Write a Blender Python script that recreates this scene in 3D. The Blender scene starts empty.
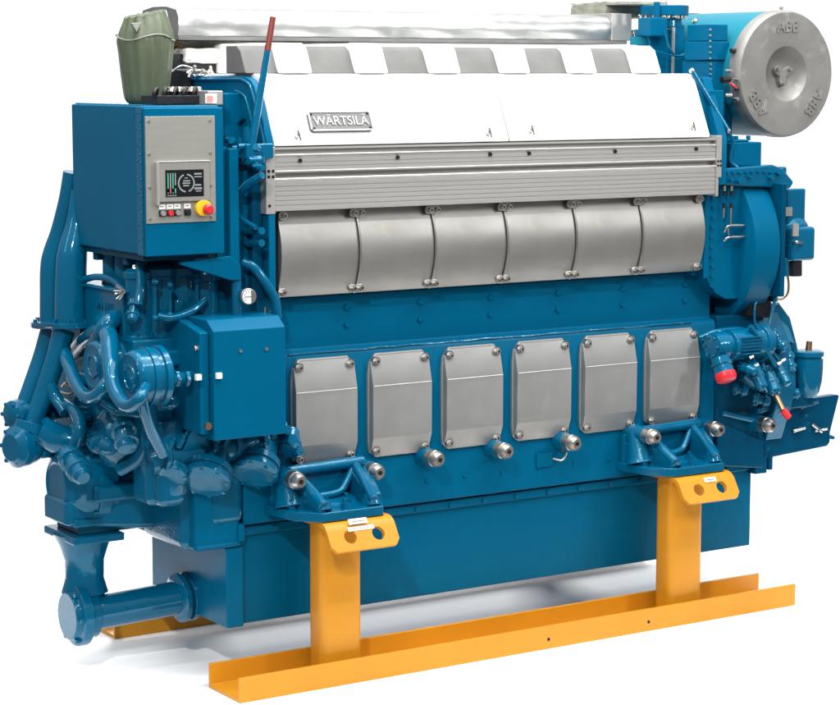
import bpy, bmesh, math, random
from mathutils import Vector, Matrix, Quaternion
random.seed(7)
S = bpy.context.scene
COL = S.collection
V = Vector
# ------------------------------------------------------------------ camera data (metres, z = 0 is the floor)
CAMLOC = V((-3.50515, -6.24341, 2.01462))
FOC, PITCH, YAW = 2160.0, math.radians(7.37), math.radians(32.82)
FW = V((math.sin(YAW)*math.cos(PITCH), math.cos(YAW)*math.cos(PITCH), -math.sin(PITCH)))
RT = V((math.cos(YAW), -math.sin(YAW), 0)); DN = FW.cross(RT)
def at(px, py, **k):
    """point of the engine that the survey of the photograph gives at this depth"""
    r = RT*((px-420)/FOC) + DN*((py-352.5)/FOC) + FW
    (a, v), = k.items(); i = 'XYZ'.index(a)
    return CAMLOC + r*((v-CAMLOC[i])/r[i])

# ------------------------------------------------------------------ materials
def mat(name, col, rough=.4, metal=0., spec=.5, var=0., vscale=6., bump=0., bscale=60., rvar=0., coat=0., aniso=None, dirt=None, tint=None):
    m = bpy.data.materials.new(name); m.use_nodes = True
    nt = m.node_tree; b = nt.nodes['Principled BSDF']; L = nt.links.new
    b.inputs['Base Color'].default_value = (*col, 1); b.inputs['Roughness'].default_value = rough
    b.inputs['Metallic'].default_value = metal; b.inputs['Specular IOR Level'].default_value = spec
    if tint: b.inputs['Specular Tint'].default_value = (*tint, 1)
    b.inputs['Coat Weight'].default_value = coat; b.inputs['Coat Roughness'].default_value = .035
    tc = nt.nodes.new('ShaderNodeTexCoord')
    mp = nt.nodes.new('ShaderNodeMapping'); L(tc.outputs['Object'], mp.inputs[0])
    if aniso: mp.inputs['Scale'].default_value = aniso
    def noise(scale, det=4, src=mp):
        n = nt.nodes.new('ShaderNodeTexNoise'); n.inputs['Scale'].default_value = scale
        n.inputs['Detail'].default_value = det; L(src.outputs[0], n.inputs['Vector']); return n
    if var:
        n = noise(vscale); r = nt.nodes.new('ShaderNodeMapRange')
        r.inputs['From Min'].default_value = .3; r.inputs['From Max'].default_value = .7
        r.inputs['To Min'].default_value = 1-var; r.inputs['To Max'].default_value = 1+var
        L(n.outputs['Fac'], r.inputs['Value'])
        h = nt.nodes.new('ShaderNodeVectorMath'); h.operation = 'SCALE'
        h.inputs[0].default_value = col; L(r.outputs[0], h.inputs['Scale'])
        out = h.outputs[0]
        if dirt:
            n2 = noise(dirt[0], 8); r2 = nt.nodes.new('ShaderNodeMapRange')
            r2.inputs['From Min'].default_value = dirt[1]; r2.inputs['From Max'].default_value = dirt[1]+.12
            r2.inputs['To Max'].default_value = dirt[2]
            L(n2.outputs['Fac'], r2.inputs['Value'])
            mx = nt.nodes.new('ShaderNodeMix'); mx.data_type = 'RGBA'
            L(r2.outputs[0], mx.inputs[0]); L(out, mx.inputs[6]); mx.inputs[7].default_value = (*dirt[3], 1)
            out = mx.outputs[2]
        L(out, b.inputs['Base Color'])
    if rvar:
        n = noise(vscale*1.7, 5); r = nt.nodes.new('ShaderNodeMapRange')
        r.inputs['From Min'].default_value = .3; r.inputs['From Max'].default_value = .7
        r.inputs['To Min'].default_value = max(.02, rough-rvar); r.inputs['To Max'].default_value = rough+rvar
        L(n.outputs['Fac'], r.inputs['Value']); L(r.outputs[0], b.inputs['Roughness'])
    if bump:
        n = noise(bscale, 3); bp = nt.nodes.new('ShaderNodeBump')
        bp.inputs['Strength'].default_value = 1.; bp.inputs['Distance'].default_value = bump
        L(n.outputs['Fac'], bp.inputs['Height']); L(bp.outputs[0], b.inputs['Normal'])
        L(bp.outputs[0], b.inputs['Coat Normal'])
    return m
BLUE = (.0, .091, .184)
TN = (.35, .8, 1)
M = dict(
 sheet=mat('blue_sheet_paint', BLUE, .30, spec=.13, tint=TN, var=.05, vscale=3, bump=.00012, bscale=12, rvar=.05),
 cast=mat('blue_cast_paint', BLUE, .13, spec=.42, tint=TN, coat=.25, var=.10, vscale=9, bump=.0009, bscale=75, rvar=.06, dirt=(30, .66, .5, (.002, .05, .11))),
 pipe=mat('blue_pipe_paint', BLUE, .10, spec=.42, tint=TN, coat=.35, var=.06, vscale=7, bump=.0005, bscale=30),
 deep=mat('deep_blue', (.0, .050, .108), .25, spec=.2, tint=TN, var=.12, vscale=8, bump=.0008, bscale=40),  # darker tone of the blue, on inner, lower and end parts
 cyan=mat('pale_blue_paint', (.01, .155, .215), .4, spec=.1, tint=TN, var=.06),
 white=mat('white_paint', (.86, .86, .85), .35, spec=.4, var=.01),
 alu=mat('cast_aluminium_cover', (.345, .338, .32), .47, metal=.8, spec=.3, var=.08, vscale=5, bump=.00012, bscale=70, rvar=.05, dirt=(16, .60, .30, (.44, .39, .31))),
 alu2=mat('smooth_aluminium_cover', (.33, .332, .324), .50, metal=.7, spec=.3, var=.08, vscale=7, bump=.00010, bscale=90, rvar=.05, dirt=(11, .62, .25, (.40, .39, .36))),
 ext=mat('extruded_aluminium', (.46, .45, .43), .38, metal=.6, spec=.4, var=.04, vscale=5, aniso=(.15, 1, 4)),
 recess=mat('recess_grey', (.14, .14, .136), .6, metal=.0, spec=.08, var=.10, vscale=10, bump=.0008, bscale=40),
 steel=mat('machined_steel', (.52, .50, .47), .34, metal=1, var=.1, vscale=20),
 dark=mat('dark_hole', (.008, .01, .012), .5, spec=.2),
 black=mat('black_rubber', (.012, .012, .013), .35, spec=.4, bump=.001, bscale=80),
 yellow=mat('yellow_paint', (.56, .235, .012), .34, spec=.3, var=.05, vscale=6, bump=.0006, bscale=30, dirt=(24, .64, .45, (.42, .17, .012))),
 red=mat('red_plastic', (.62, .02, .03), .35, spec=.4),
 rodred=mat('red_rod_paint', (.17, .02, .014), .45, var=.08, vscale=30),
 btny=mat('yellow_plastic', (.85, .50, .02), .35),
 paper=mat('white_paper', (.8, .79, .77), .6, spec=.2),
 ink=mat('grey_print', (.16, .16, .17), .7),
 pink=mat('pink_print', (.62, .25, .22), .7),
 panel=mat('brushed_panel', (.34, .34, .31), .42, metal=.55, var=.05, vscale=8, aniso=(1, 1, 12)),
 bezel=mat('panel_bezel', (.33, .33, .30), .4, metal=.5),
 plate=mat('cast_plate', (.15, .15, .148), .55, metal=.4, var=.12, vscale=40, bump=.0006, bscale=150),
 silenc=mat('cast_silencer_face', (.23, .226, .212), .55, metal=.5, var=.14, vscale=9, bump=.0007, bscale=30, dirt=(14, .58, .35, (.50, .49, .46))),
 foil=mat('wrinkled_foil', (.43, .44, .43), .32, metal=.85, var=.10, vscale=7, bump=.010, bscale=3.5, aniso=(.6, 1.6, 2.4)),
 beige=mat('beige_sheet', (.55, .52, .46), .45, metal=.3, var=.08, vscale=9),
 green=mat('green_fabric', (.085, .105, .066), .36, spec=.3, var=.16, vscale=9, bump=.006, bscale=16, aniso=(1.6, 1.6, .5)),
 tarp=mat('grey_tarpaulin', (.25, .26, .21), .6, var=.2, vscale=18, bump=.006, bscale=20),
 plastic=mat('wrapped_plastic', (.66, .66, .62), .25, spec=.5, var=.15, vscale=16, bump=.012, bscale=22),
 screen=mat('display_glass', (.006, .007, .008), .12),
 sgrey=mat('display_grey', (.22, .24, .24), .5),
 sgreen=mat('display_green', (.05, .36, .22), .5),
 sred=mat('display_red', (.5, .08, .08), .5),
 copper=mat('copper_tube', (.42, .26, .15), .3, metal=.9),
 floor=mat('white_floor', (.96, .96, .96), .8, spec=.1),
)

# ------------------------------------------------------------------ mesh helpers
SINGULAR = dict(cooler_bolts='cooler_bolt', flange_bolt_row='flange_bolt', wall_plug_row='wall_plug', lower_plug_row='lower_plug', cover_seam_strips='cover_seam_strip',
    cap_bolts='cap_bolt', pump_bolts='pump_bolt', manifold_nuts='manifold_nut', manifold_collars='manifold_collar', sensor_plug='sensor_cap', pipe_nuts='pipe_nut', shelf_fittings='shelf_fitting',
    flange_bolts='pipe_flange_bolt', housing_bolts='housing_bolt', box_bolts='box_bolt', neck_bolts='neck_bolt', bracket_bolts='bracket_bolt',
    column_bolts='column_bolt', cross_bar='cross_bar_tube', pipe_fittings='pipe_fitting', nameplate_screw='nameplate_fixing', bolt_seat='bolt_pad', screw_hole='screw_recess',
    cable_gland='cable_gland_nut', sensor_fitting='sensor_stem', lower_bolt='lower_bolt', motor_fins='motor_fin', foot_bolt='foot_nut', bolt_hole='bolt_opening', stay_bolt='stay_end',
    valve_nut='valve_union', rear_foot='rear_mount', filter_stud='stud', steel_fitting='steel_tail', read_out='read_out_bar', wire_tie='tie_strand', injector_fitting='injector_union',
    shield_bolt='shield_fixing', sensor_stub='probe_stub', hub_bolt='hub_screw')
class MB:
    def __init__(s): s.bm = bmesh.new()
    def box(s, x0, x1, y0, y1, z0, z1):
        vs = [s.bm.verts.new((x, y, z)) for x in (x0, x1) for y in (y0, y1) for z in (z0, z1)]
        for f in ((0,1,3,2),(4,6,7,5),(0,4,5,1),(2,3,7,6),(0,2,6,4),(1,5,7,3)): s.bm.faces.new([vs[i] for i in f])
        return s
    def hull(s, pts):
        vs = [s.bm.verts.new(p) for p in pts]; r = bmesh.ops.convex_hull(s.bm, input=vs)
        return s
    def prism(s, poly, axis, a0, a1):
        """poly in the two other axes (x: (y,z), y: (x,z), z: (x,y))"""
        def mk(p, a): return {'x': (a, p[0], p[1]), 'y': (p[0], a, p[1]), 'z': (p[0], p[1], a)}[axis]
        A = [s.bm.verts.new(mk(p, a0)) for p in poly]; B = [s.bm.verts.new(mk(p, a1)) for p in poly]
        n = len(poly); s.bm.faces.new(A); s.bm.faces.new(B[::-1])
        for i in range(n): s.bm.faces.new((A[i], B[i], B[(i+1) % n], A[(i+1) % n]))
        return s
    def cyl(s, p0, p1, r0, r1=None, n=28, cap=True):
        return s.turn(p0, p1, [(0, r0), (1, r0 if r1 is None else r1)], n, cap)
    def turn(s, p0, p1, prof, n=32, cap=True):
        """lathe: prof = (fraction along p0->p1, radius)"""
        p0, p1 = V(p0), V(p1); d = (p1-p0); q = d.to_track_quat('Z', 'Y'); rings = []
        for t, r in prof:
            c = p0+d*t
            rings.append([s.bm.verts.new(c+q@V((math.cos(2*math.pi*i/n)*r, math.sin(2*math.pi*i/n)*r, 0))) for i in range(n)])
        for a, b in zip(rings, rings[1:]):
            for i in range(n): s.bm.faces.new((a[i], a[(i+1) % n], b[(i+1) % n], b[i]))
        if cap: s.bm.faces.new(rings[0][::-1]); s.bm.faces.new(rings[-1])
        return s
    def tube(s, pts, r, n=14, sub=6, rs=None):
        pts = [V(p) for p in pts]
        if len(pts) > 2 and sub:
            P = [pts[0]*2-pts[1]]+pts+[pts[-1]*2-pts[-2]]; out = []; R = []
            for i in range(1, len(P)-2):
                for k in range(sub):
                    t = k/sub; a, b, c, d = P[i-1:i+3]
                    out.append(.5*((2*b)+(c-a)*t+(2*a-5*b+4*c-d)*t*t+(3*b-3*c+d-a)*t**3))
                    if rs: R.append(rs[i-1]*(1-t)+rs[i]*t)
            out.append(pts[-1]); pts = out
            if rs: R.append(rs[-1]); rs = R
        rings = []; q = None
        for i, p in enumerate(pts):
            d = (pts[min(i+1, len(pts)-1)]-pts[max(i-1, 0)]).normalized()
            if q is None: q = d.to_track_quat('Z', 'Y')
            else: q = (q@V((0, 0, 1))).rotation_difference(d)@q
            rr = rs[i] if rs else r
            rings.append([s.bm.verts.new(p+q@V((math.cos(2*math.pi*k/n)*rr, math.sin(2*math.pi*k/n)*rr, 0))) for k in range(n)])
        for a, b in zip(rings, rings[1:]):
            for i in range(n): s.bm.faces.new((a[i], a[(i+1) % n], b[(i+1) % n], b[i]))
        s.bm.faces.new(rings[0][::-1]); s.bm.faces.new(rings[-1])
        return s
    def ball(s, c, r, sc=(1, 1, 1)):
        m = Matrix.Translation(c)@Matrix.Diagonal((*sc, 1))
        bmesh.ops.create_uvsphere(s.bm, u_segments=20, v_segments=12, radius=r, matrix=m); return s
    def bolt(s, c, d, r=.008, h=.008, n=6):
        c, d = V(c), V(d).normalized(); s.cyl(c-d*.004, c+d*h, r, r, n); return s
    def boltring(s, c, d, R, k, r=.008, h=.01, ph=0):
        c, d = V(c), V(d).normalized(); q = d.to_track_quat('Z', 'Y')
        for i in range(k):
            a = 2*math.pi*i/k+ph; s.bolt(c+q@V((math.cos(a)*R, math.sin(a)*R, 0)), d, r, h)
        return s
    def build(s, name, m, parent=None, bevel=0., seg=2, ang=38):
        if name in SINGULAR:
            seen = {}; out = None; comps = []
            for v in s.bm.verts:
                if v in seen: continue
                st = [v]; seen[v] = 1; comp = []
                while st:
                    w = st.pop(); comp.append(w)
                    for e in w.link_edges:
                        u = e.other_vert(w)
                        if u not in seen: seen[u] = 1; st.append(u)
                comps.append(comp)
            for comp in comps:
                nb = MB(); mp = {w: nb.bm.verts.new(w.co) for w in comp}; fs = {f for w in comp for f in w.link_faces}
                for f in fs: nb.bm.faces.new([mp[w] for w in f.verts])
                out = nb.build(SINGULAR[name], m, parent, bevel, seg, ang)
            s.bm.free(); return out
        bm = s.bm; bmesh.ops.recalc_face_normals(bm, faces=bm.faces)
        me = bpy.data.meshes.new(name); bm.to_mesh(me); bm.free()
        me.materials.append(M[m] if isinstance(m, str) else m)
        for p in me.polygons: p.use_smooth = True
        me.set_sharp_from_angle(angle=math.radians(ang))
        o = bpy.data.objects.new(name, me); COL.objects.link(o)
        if bevel:
            b = o.modifiers.new('bevel', 'BEVEL'); b.width = bevel; b.segments = seg; b.limit_method = 'ANGLE'
            b.angle_limit = math.radians(35); b.harden_normals = True
        if parent is not None:
            o.parent = parent
            if parent.type == 'EMPTY': o.matrix_parent_inverse = Matrix.Translation(-parent.location)
            elif parent.location.length: o.matrix_parent_inverse = Matrix.Translation(-parent.location)
        return o
def thing(name, loc, label, cat, group=None):
    o = bpy.data.objects.new(name, None); o.empty_display_size = .1; COL.objects.link(o); o.location = loc
    o['label'] = label; o['category'] = cat
    if group: o['group'] = group
    return o
def tag(o, label, cat, group=None):
    o['label'] = label; o['category'] = cat
    if group: o['group'] = group
    return o
def dup(o, off, parent=None):
    c = o.copy(); COL.objects.link(c); mi = o.matrix_parent_inverse.copy(); c.parent = parent or o.parent
    c.matrix_parent_inverse = mi; c.location = o.location+V(off)
    for ch in list(o.children):
        d = ch.copy(); COL.objects.link(d); mi = ch.matrix_parent_inverse.copy(); d.parent = c; d.matrix_parent_inverse = mi
    return c
def text_mb(txt, size, extr, T, m, name, parent, bold=.0):
    cu = bpy.data.curves.new('lettering', 'FONT'); cu.body = txt; cu.size = size; cu.extrude = extr
    cu.align_x = 'CENTER'; cu.align_y = 'CENTER'; cu.offset = bold; cu.resolution_u = 4
    to = bpy.data.objects.new('lettering_source', cu); COL.objects.link(to)
    dg = bpy.context.evaluated_depsgraph_get(); me = bpy.data.meshes.new_from_object(to.evaluated_get(dg))
    bpy.data.objects.remove(to); me.transform(T); me.materials.clear(); me.materials.append(M[m])
    o = bpy.data.objects.new(name, me); COL.objects.link(o); o.parent = parent
    if parent.type == 'EMPTY': o.matrix_parent_inverse = Matrix.Translation(-parent.location)
    return o
FRONT = Matrix.Rotation(math.pi/2, 4, 'X')     # text lying in XY -> standing, facing -Y
nY = V((0, -1, 0)); nX = V((-1, 0, 0)); nZ = V((0, 0, 1))

# ================================================================== the setting
fl = MB().box(-1.3, 3.8, -.95, 2.3, -.002, 0).build('floor', 'floor'); fl['kind'] = 'structure'

# ================================================================== the engine
E = thing('marine_diesel_engine', (.95, .335, .55), 'large blue diesel engine with aluminium covers and white hood on yellow stands', 'engine')

# ---- oil sump, crankcase, block
b = MB().box(-.175, 2.085, .035, .635, .178, .50); b.box(-.18, 2.095, .02, .65, .482, .515)
sump = b.build('oil_sump', 'sheet', E, .006)
b = MB()
for i in range(16): b.bolt((-.05+i*.142, .02, .498), nY, .007, .012)
b.build('flange_bolt_row', 'pipe', sump)
poly = [(.0, .522), (0, 1.068), (.008, 1.085), (.034, 1.092), (.034, 1.27), (.10, 1.30), (.10, 1.95), (.56, 1.95), (.56, 1.30), (.64, 1.27), (.64, 1.09), (.67, 1.07), (.67, .522)]
b = MB().prism(poly, 'x', -.175, 1.86)
crank = b.build('crankcase', 'sheet', E, .006)
b = MB().box(1.862, 2.10, -.004, .67, .522, 1.10)
b.prism([(1.86, .70), (1.86, .522), (2.10, .49), (2.10, .60)], 'y', -.02, .0)
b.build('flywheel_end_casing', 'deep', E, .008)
# plugs and round bolt caps on the wall between the cover rows
b = MB()
for k in range(6):
    for z in (1.225, 1.165): b.cyl((.245+k*.297, .036, z), (.245+k*.297, .026, z), .011, .009, 16)
b.build('wall_plug_row', 'sheet', crank)
b = MB()
for k in range(7): b.cyl((.55+k*.16, .002, .60), (.55+k*.16, -.006, .60), .009, .007, 14)
b.box(1.02, 1.09, -.008, .002, .60, .65)
b.build('lower_plug_row', 'sheet', crank)
t = MB().tube([(1.095, -.004, .625), (1.115, -.03, .622), (1.135, -.03, .645), (1.13, -.01, .655)], .004).build('wire_loop', 'steel', crank)
# welded bead along the ledge
b = MB(); b.tube([(-.0+i*.06, .004+random.uniform(-.0015, .0015), 1.083+random.uniform(-.002, .002)) for i in range(30)], .004, 8, 2)
b.build('ledge_bead', 'cast', crank)

# ---- lower row: six crankcase doors
def oct_ring(x0, x1, z0, z1, c, y):
    return [V((x0+c, y, z0)), V((x1-c, y, z0)), V((x1, y, z0+c)), V((x1, y, z1-c)), V((x1-c, y, z1)), V((x0+c, y, z1)), V((x0, y, z1-c)), V((x0, y, z0+c))]
def door():
    # frame rim
    b = MB(); x0, x1, z0, z1 = .0, .253, .705, 1.066
    b.prism([(x0+.03, z0), (x1-.03, z0), (x1-.004, z0+.02), (x1, z0+.06), (x1, z1-.07), (x1-.006, z1-.03), (x1-.03, z1), (x0+.03, z1), (x0+.006, z1-.03), (x0, z1-.07), (x0, z0+.06), (x0+.004, z0+.02)], 'y', -.014, .002)
    rim = b.build('crankcase_door', 'alu2', E, .005, 2)
    # bulged pane: three facets with straight creases
    b = MB(); P = []
    for z, y, e in ((.708, -.013, .030), (.735, -.0225, .005), (.775, -.036, .004), (.955, -.037, .004), (1.035, -.0205, .006), (1.062, -.013, .030)):
        for sx_ in (0, 1):
            xx = x0+e if sx_ == 0 else x1-e
            P += [V((xx, -.012, z)), V((xx+(.003 if sx_ == 0 else -.003), y, z))]
    b.hull(P); p = b.build('door_panel', 'alu2', rim, .0014, 2, 12)
    MB().tube([V((x0+.008, -.0368, .956)), V((x1-.008, -.0368, .956))], .0016, 8, 0).build('crease_highlight', 'ext', rim)  # bright bar added as the highlight along the crease
    b = MB()
    for x in (.027, .226):
        for z in (.730, 1.040): b.cyl((x, -.012, z), (x, -.027, z), .0165, .0155, 20)
    b.build('bolt_seat', 'steel', rim)
    for x in (.027, .226):
        for z in (.730, 1.040):
            MB().cyl((x, -.024, z), (x, -.036, z), .010, .010, 6).cyl((x, -.036, z), (x, -.0365, z), .0055, .005, 6).build('bolt', 'steel' if z < .8 else 'steel', rim)
            MB().cyl((x, -.0362, z), (x, -.0372, z), .0045, .0045, 6).build('hex_socket', 'dark', rim)
    return rim
d0 = door()
for k in range(1, 6): dup(d0, (k*.3015, 0, 0))

# ---- upper row: six curved camshaft covers
def cam_cover(k):
    b = MB(); bm = b.bm; n = 14; x0, x1 = 0, .2975
    z0, z1 = 1.277, 1.57; yb = .0; h = .045; grid = []
    for i in range(n+1):
        t = i/n; z = z0+(z1-z0)*t; y = yb-.012-h*math.sin(math.pi*min(1, max(0, t)))**.8
        grid.append((y, z))
    outer = grid+[(.03, z1), (.03, z0)]
    b.prism(outer, 'x', x0, x1)
    o = b.build('camshaft_cover', 'alu', E, .003, 2, 30)
    return o
cc = cam_cover(0); cc.location = V((-.055, 0, 0))
covers = [cc]+[dup(cc, (k*.302, 0, 0)) for k in range(1, 6)]
for c in covers: pass
# end caps so the seams read as dark gaps with bright edges
b = MB()
for k in range(1, 6):
    x = -.055+k*.302
    pts = [(x-.0022, -.018-.045*math.sin(math.pi*i/12)**.8, 1.279+.288*i/12) for i in range(13)]
    b.tube(pts, .0035, 8, 2)
b.build('cover_seam_strips', 'steel', E)
def clamp(x, z, y, side=0):
    b = MB(); w = .030 if side == 0 else .018
    pts = [(x-w+.008, z-.014), (x+w-.008, z-.014), (x+w, z-.006), (x+w, z+.006), (x+w-.008, z+.014), (x-w+.008, z+.014), (x-w, z+.006), (x-w, z-.006)]
    b.prism(pts, 'y', y, y-.012)
    c = b.build('cover_clamp', 'steel', E, .003)
    for dx in ((-.014, .014) if side == 0 else (0,)):
        MB().cyl((x+dx, y-.01, z), (x+dx, y-.026, z), .0085, .0085, 6).build('bolt', 'steel', c)
        MB().cyl((x+dx, y-.0262, z), (x+dx, y-.0272, z), .004, .004, 6).build('hex_socket', 'dark', c)
for k in range(1, 6):
    x = -.0575+k*.302
    clamp(x, 1.55, -.032); clamp(x, 1.296, -.024)
for x in (-.04, 1.735): clamp(x, 1.55, -.032, 1); clamp(x, 1.296, -.024, 1)

# ---- extruded aluminium band (rail box front)
X0, X1 = -.092, 1.775
def band_profile():
    p = [(-.02, 1.568), (-.078, 1.568)]
    z = 1.572
    while z < 1.662:
        p += [(-.080, z), (-.080, z+.0115), (-.0780, z+.0125), (-.0780, z+.0150)]; z += .0155
    p += [(-.080, 1.667), (-.084, 1.672), (-.080, 1.676), (-.055, 1.677), (-.055, 1.690), (-.082, 1.692), (-.084, 1.697)]
    z = 1.70
    while z < 1.738:
        p += [(-.080, z), (-.080, z+.0105), (-.0780, z+.0110), (-.0780, z+.0130)]; z += .0135
    p += [(-.082, 1.744), (-.084, 1.750), (-.080, 1.753), (-.060, 1.755), (-.060, 1.766), (-.079, 1.768), (-.079, 1.775), (-.02, 1.775)]
    return p
band = MB().prism(band_profile(), 'x', X0, X1).build('extruded_band', 'ext', E, 0, 2, 20)
for xe0, xe1, zt, zb in ((-.128, X0-.001, 1.777, 1.560),):
    pl = MB().box(xe0, xe1, -.088, -.01, zb, zt).build('band_end_plate', 'ext', E, .002)
    for (u, w) in ((.010, .015), (.026, .015), (.010, .078), (.026, .078), (.010, .096), (.026, .096), (.012, .190)):
        MB().cyl((xe0+u, -.0885, zt-w), (xe0+u, -.0895, zt-w), .0052, .0052, 12).build('screw_hole', 'dark' if w > .02 else 'steel', pl)
pl = MB().box(X1+.001, X1+.024, -.088, -.01, 1.63, 1.785).box(X1+.001, X1+.012, -.086, -.01, 1.560, 1.63).build('band_end_plate', 'ext', E, .002)
b = MB()
for z in (1.674, 1.690): 
    for u in (.006, .018): b.cyl((X1+u, -.0885, z), (X1+u, -.0895, z), .0045, .0045, 12)
b.build('screw_hole', 'dark', pl)
for px, py in ((300, 160.5), (397.5, 157.5), (490, 154.5), (529, 153.5), (615, 151.5), (696, 149)):
    p = at(px, py, Y=-.08); MB().cyl(p, p+nY*.006, .007, .006, 10).build('screw', 'dark', band)

# ---- white hood, two panels, with raised ribs
seam = at(509, 141, Y=-.07).x
HB = [(-.073, 1.779), (-.072, 1.792), (.020, 1.996), (.034, 2.008), (.056, 2.012), (.56, 2.012), (.56, 1.779)]
def hood(x0, x1):
    return MB().prism(HB, 'x', x0, x1).build('hood_panel', 'white', E, .004, 3)
hl = hood(-.088, seam-.0025); hr = hood(seam+.0025, 1.752)
MB().prism([(-.069, 1.785), (-.068, 1.792), (.024, 1.994), (.036, 2.005), (.2, 2.006), (.2, 1.785)], 'x', seam-.006, seam+.006).build('hood_seam_seal', 'ink', hl)
rec = MB().prism([(.062, 2.013), (.100, 2.088), (.125, 2.104), (.20, 2.104), (.20, 2.013)], 'x', -.118, 1.58).build('recess_panel', 'recess', E, .004, 3)
for k in range(6):
    x0 = .002+k*.2972
    x1 = x0+.116
    par = hl if k < 3 else hr
    # front face leans back, upper corner cut on the right
    b = MB(); f = [(.030, 2.0135), (.070, 2.098), (.098, 2.114), (.52, 2.114), (.52, 2.0135)]
    b.prism(f, 'x', x0, x1); b.build('raised_rib', 'white', par, .006, 3)
for px, py in ((296, 137), (487, 134), (529.5, 131.5), (691, 128)):
    p = at(px, py, Y=-.045)
    q = p+V((0, 0, 0))
    # surface normal of the sloped hood
    s_ = (p.z-1.792)/(1.996-1.792); y = -.072+s_*.092; q = at(px, py, Y=y)
    b = MB(); nn = V((0, -.91, .41)); b.cyl(q-nn*.004, q+nn*.012, .008, .006, 12); b.cyl(q+nn*.010+V((0, -.002, .018)), q+nn*.010+V((.012, -.002, -.016)), .0042, .003, 8)
    b.build('quarter_turn_latch', 'steel', hl if q.x < seam else hr)
# cast nameplate
c0 = at(339, 122, Y=-.02); sl = math.atan2(.204, .092)      # slope angle of the hood
yy = lambda z: -.072+(z-1.792)/(.204)*.092
zc = at(339, 122, Y=yy(1.86)).z; xc = at(339, 122, Y=yy(zc)).x
T = Matrix.Translation((xc, yy(zc)-.004, zc))@Matrix.Rotation(sl, 4, 'X')
b = MB(); w, h = .120, .035
b.prism([(-w+.008, -h), (w-.008, -h), (w, -h+.008), (w, h-.008), (w-.008, h), (-w+.008, h), (-w, h-.008), (-w, -h+.008)], 'z', -.004, .008)
b.prism([(-w+.006, -h+.006), (w-.006, -h+.006), (w-.006, h-.006), (-w+.006, h-.006)], 'z', .0081, .0082)
bmesh.ops.transform(b.bm, matrix=T, verts=b.bm.verts)
npl = b.build('nameplate', 'plate', hl, .002)
b = MB()
for sx, sy, lx, ly in ((0, h-.0025, w-.006, .0022), (0, -h+.0025, w-.006, .0022), (-w+.0025, 0, .0022, h-.006), (w-.0025, 0, .0022, h-.006)):
    b.box(sx-lx, sx+lx, sy-ly, sy+ly, .008, .011)
bmesh.ops.transform(b.bm, matrix=T, verts=b.bm.verts); b.build('nameplate_rim', 'ext', npl)
text_mb('WÄRTSILÄ', .044, .0014, T@Matrix.Translation((0, -.001, .010)), 'ext', 'raised_lettering', npl, .0)
b = MB()
for sx in (-1, 1):
    for sy in (-1, 1): b.cyl((sx*(w-.012), sy*(h-.010), .007), (sx*(w-.012), sy*(h-.010), .0105), .0045, .004, 10)
bmesh.ops.transform(b.bm, matrix=T, verts=b.bm.verts); b.build('nameplate_screw', 'dark', npl)

# ---- blue end plate at the hood's left end, rounded like the hood
ep = [(-.085, 1.30), (-.085, 1.776), (-.030, 1.90), (.008, 1.972), (.03, 1.992), (.07, 2.004), (.13, 2.006), (.50, 2.002), (.52, 1.99), (.52, 1.30)]
MBp = MB().prism(ep, 'x', -.118, -.092)
endp = MBp.build('hood_end_plate', 'sheet', E, .005, 3)
# rolled rim
b = MB(); b.tube([(-.119, y+.012 if y < .1 else y, z-.012) for y, z in ep[1:9]], .006, 10, 3); b.build('end_plate_rim', 'pipe', endp)
b = MB(); b.tube([(-.120, y+.045 if y < .1 else y, z-.05) for y, z in ep[2:7]], .005, 10, 3); b.build('end_plate_inner_rim', 'pipe', endp)
b = MB().tube([(-.125, .30, 1.80), (-.125, .15, 1.83), (-.125, .06, 1.87)], .006, 8).build('end_plate_rib', 'deep', endp)
# interior details between cabinet post and band
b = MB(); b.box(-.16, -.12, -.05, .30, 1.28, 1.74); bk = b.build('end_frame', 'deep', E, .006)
b = MB()
for (a0, a1, r) in (((224, 232), (262, 231), .012), ((224, 244), (262, 243), .012), ((232, 160), (262, 165), .014), ((226, 190), (244, 182), .014)):
    b.cyl(at(*a0, X=-.17), at(*a1, X=-.17), r)
b.build('cross_bar', 'pipe', bk)
MB().tube([at(236, 214, X=-.19), at(237, 200, X=-.20), at(246, 186, X=-.21), at(262, 175, X=-.19)], .013).build('fuel_hose', 'pipe', bk)
MB().tube([at(232, 196, X=-.2), at(236, 214, X=-.2), at(256, 228, X=-.19)], .008).build('drain_pipe', 'pipe', bk)
b = MB()
for _ in range(26):
    p = at(random.uniform(222, 262), random.uniform(140, 168), X=-.16-random.random()*.04); r = random.uniform(.008, .018)
    d = random.choice([nX, nY, nZ, V((-.5, -.5, .3))]); b.cyl(p, p+d*random.uniform(.02, .05), r, r*.8, 10)
b.build('pipe_fittings', 'cast', bk)

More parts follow.
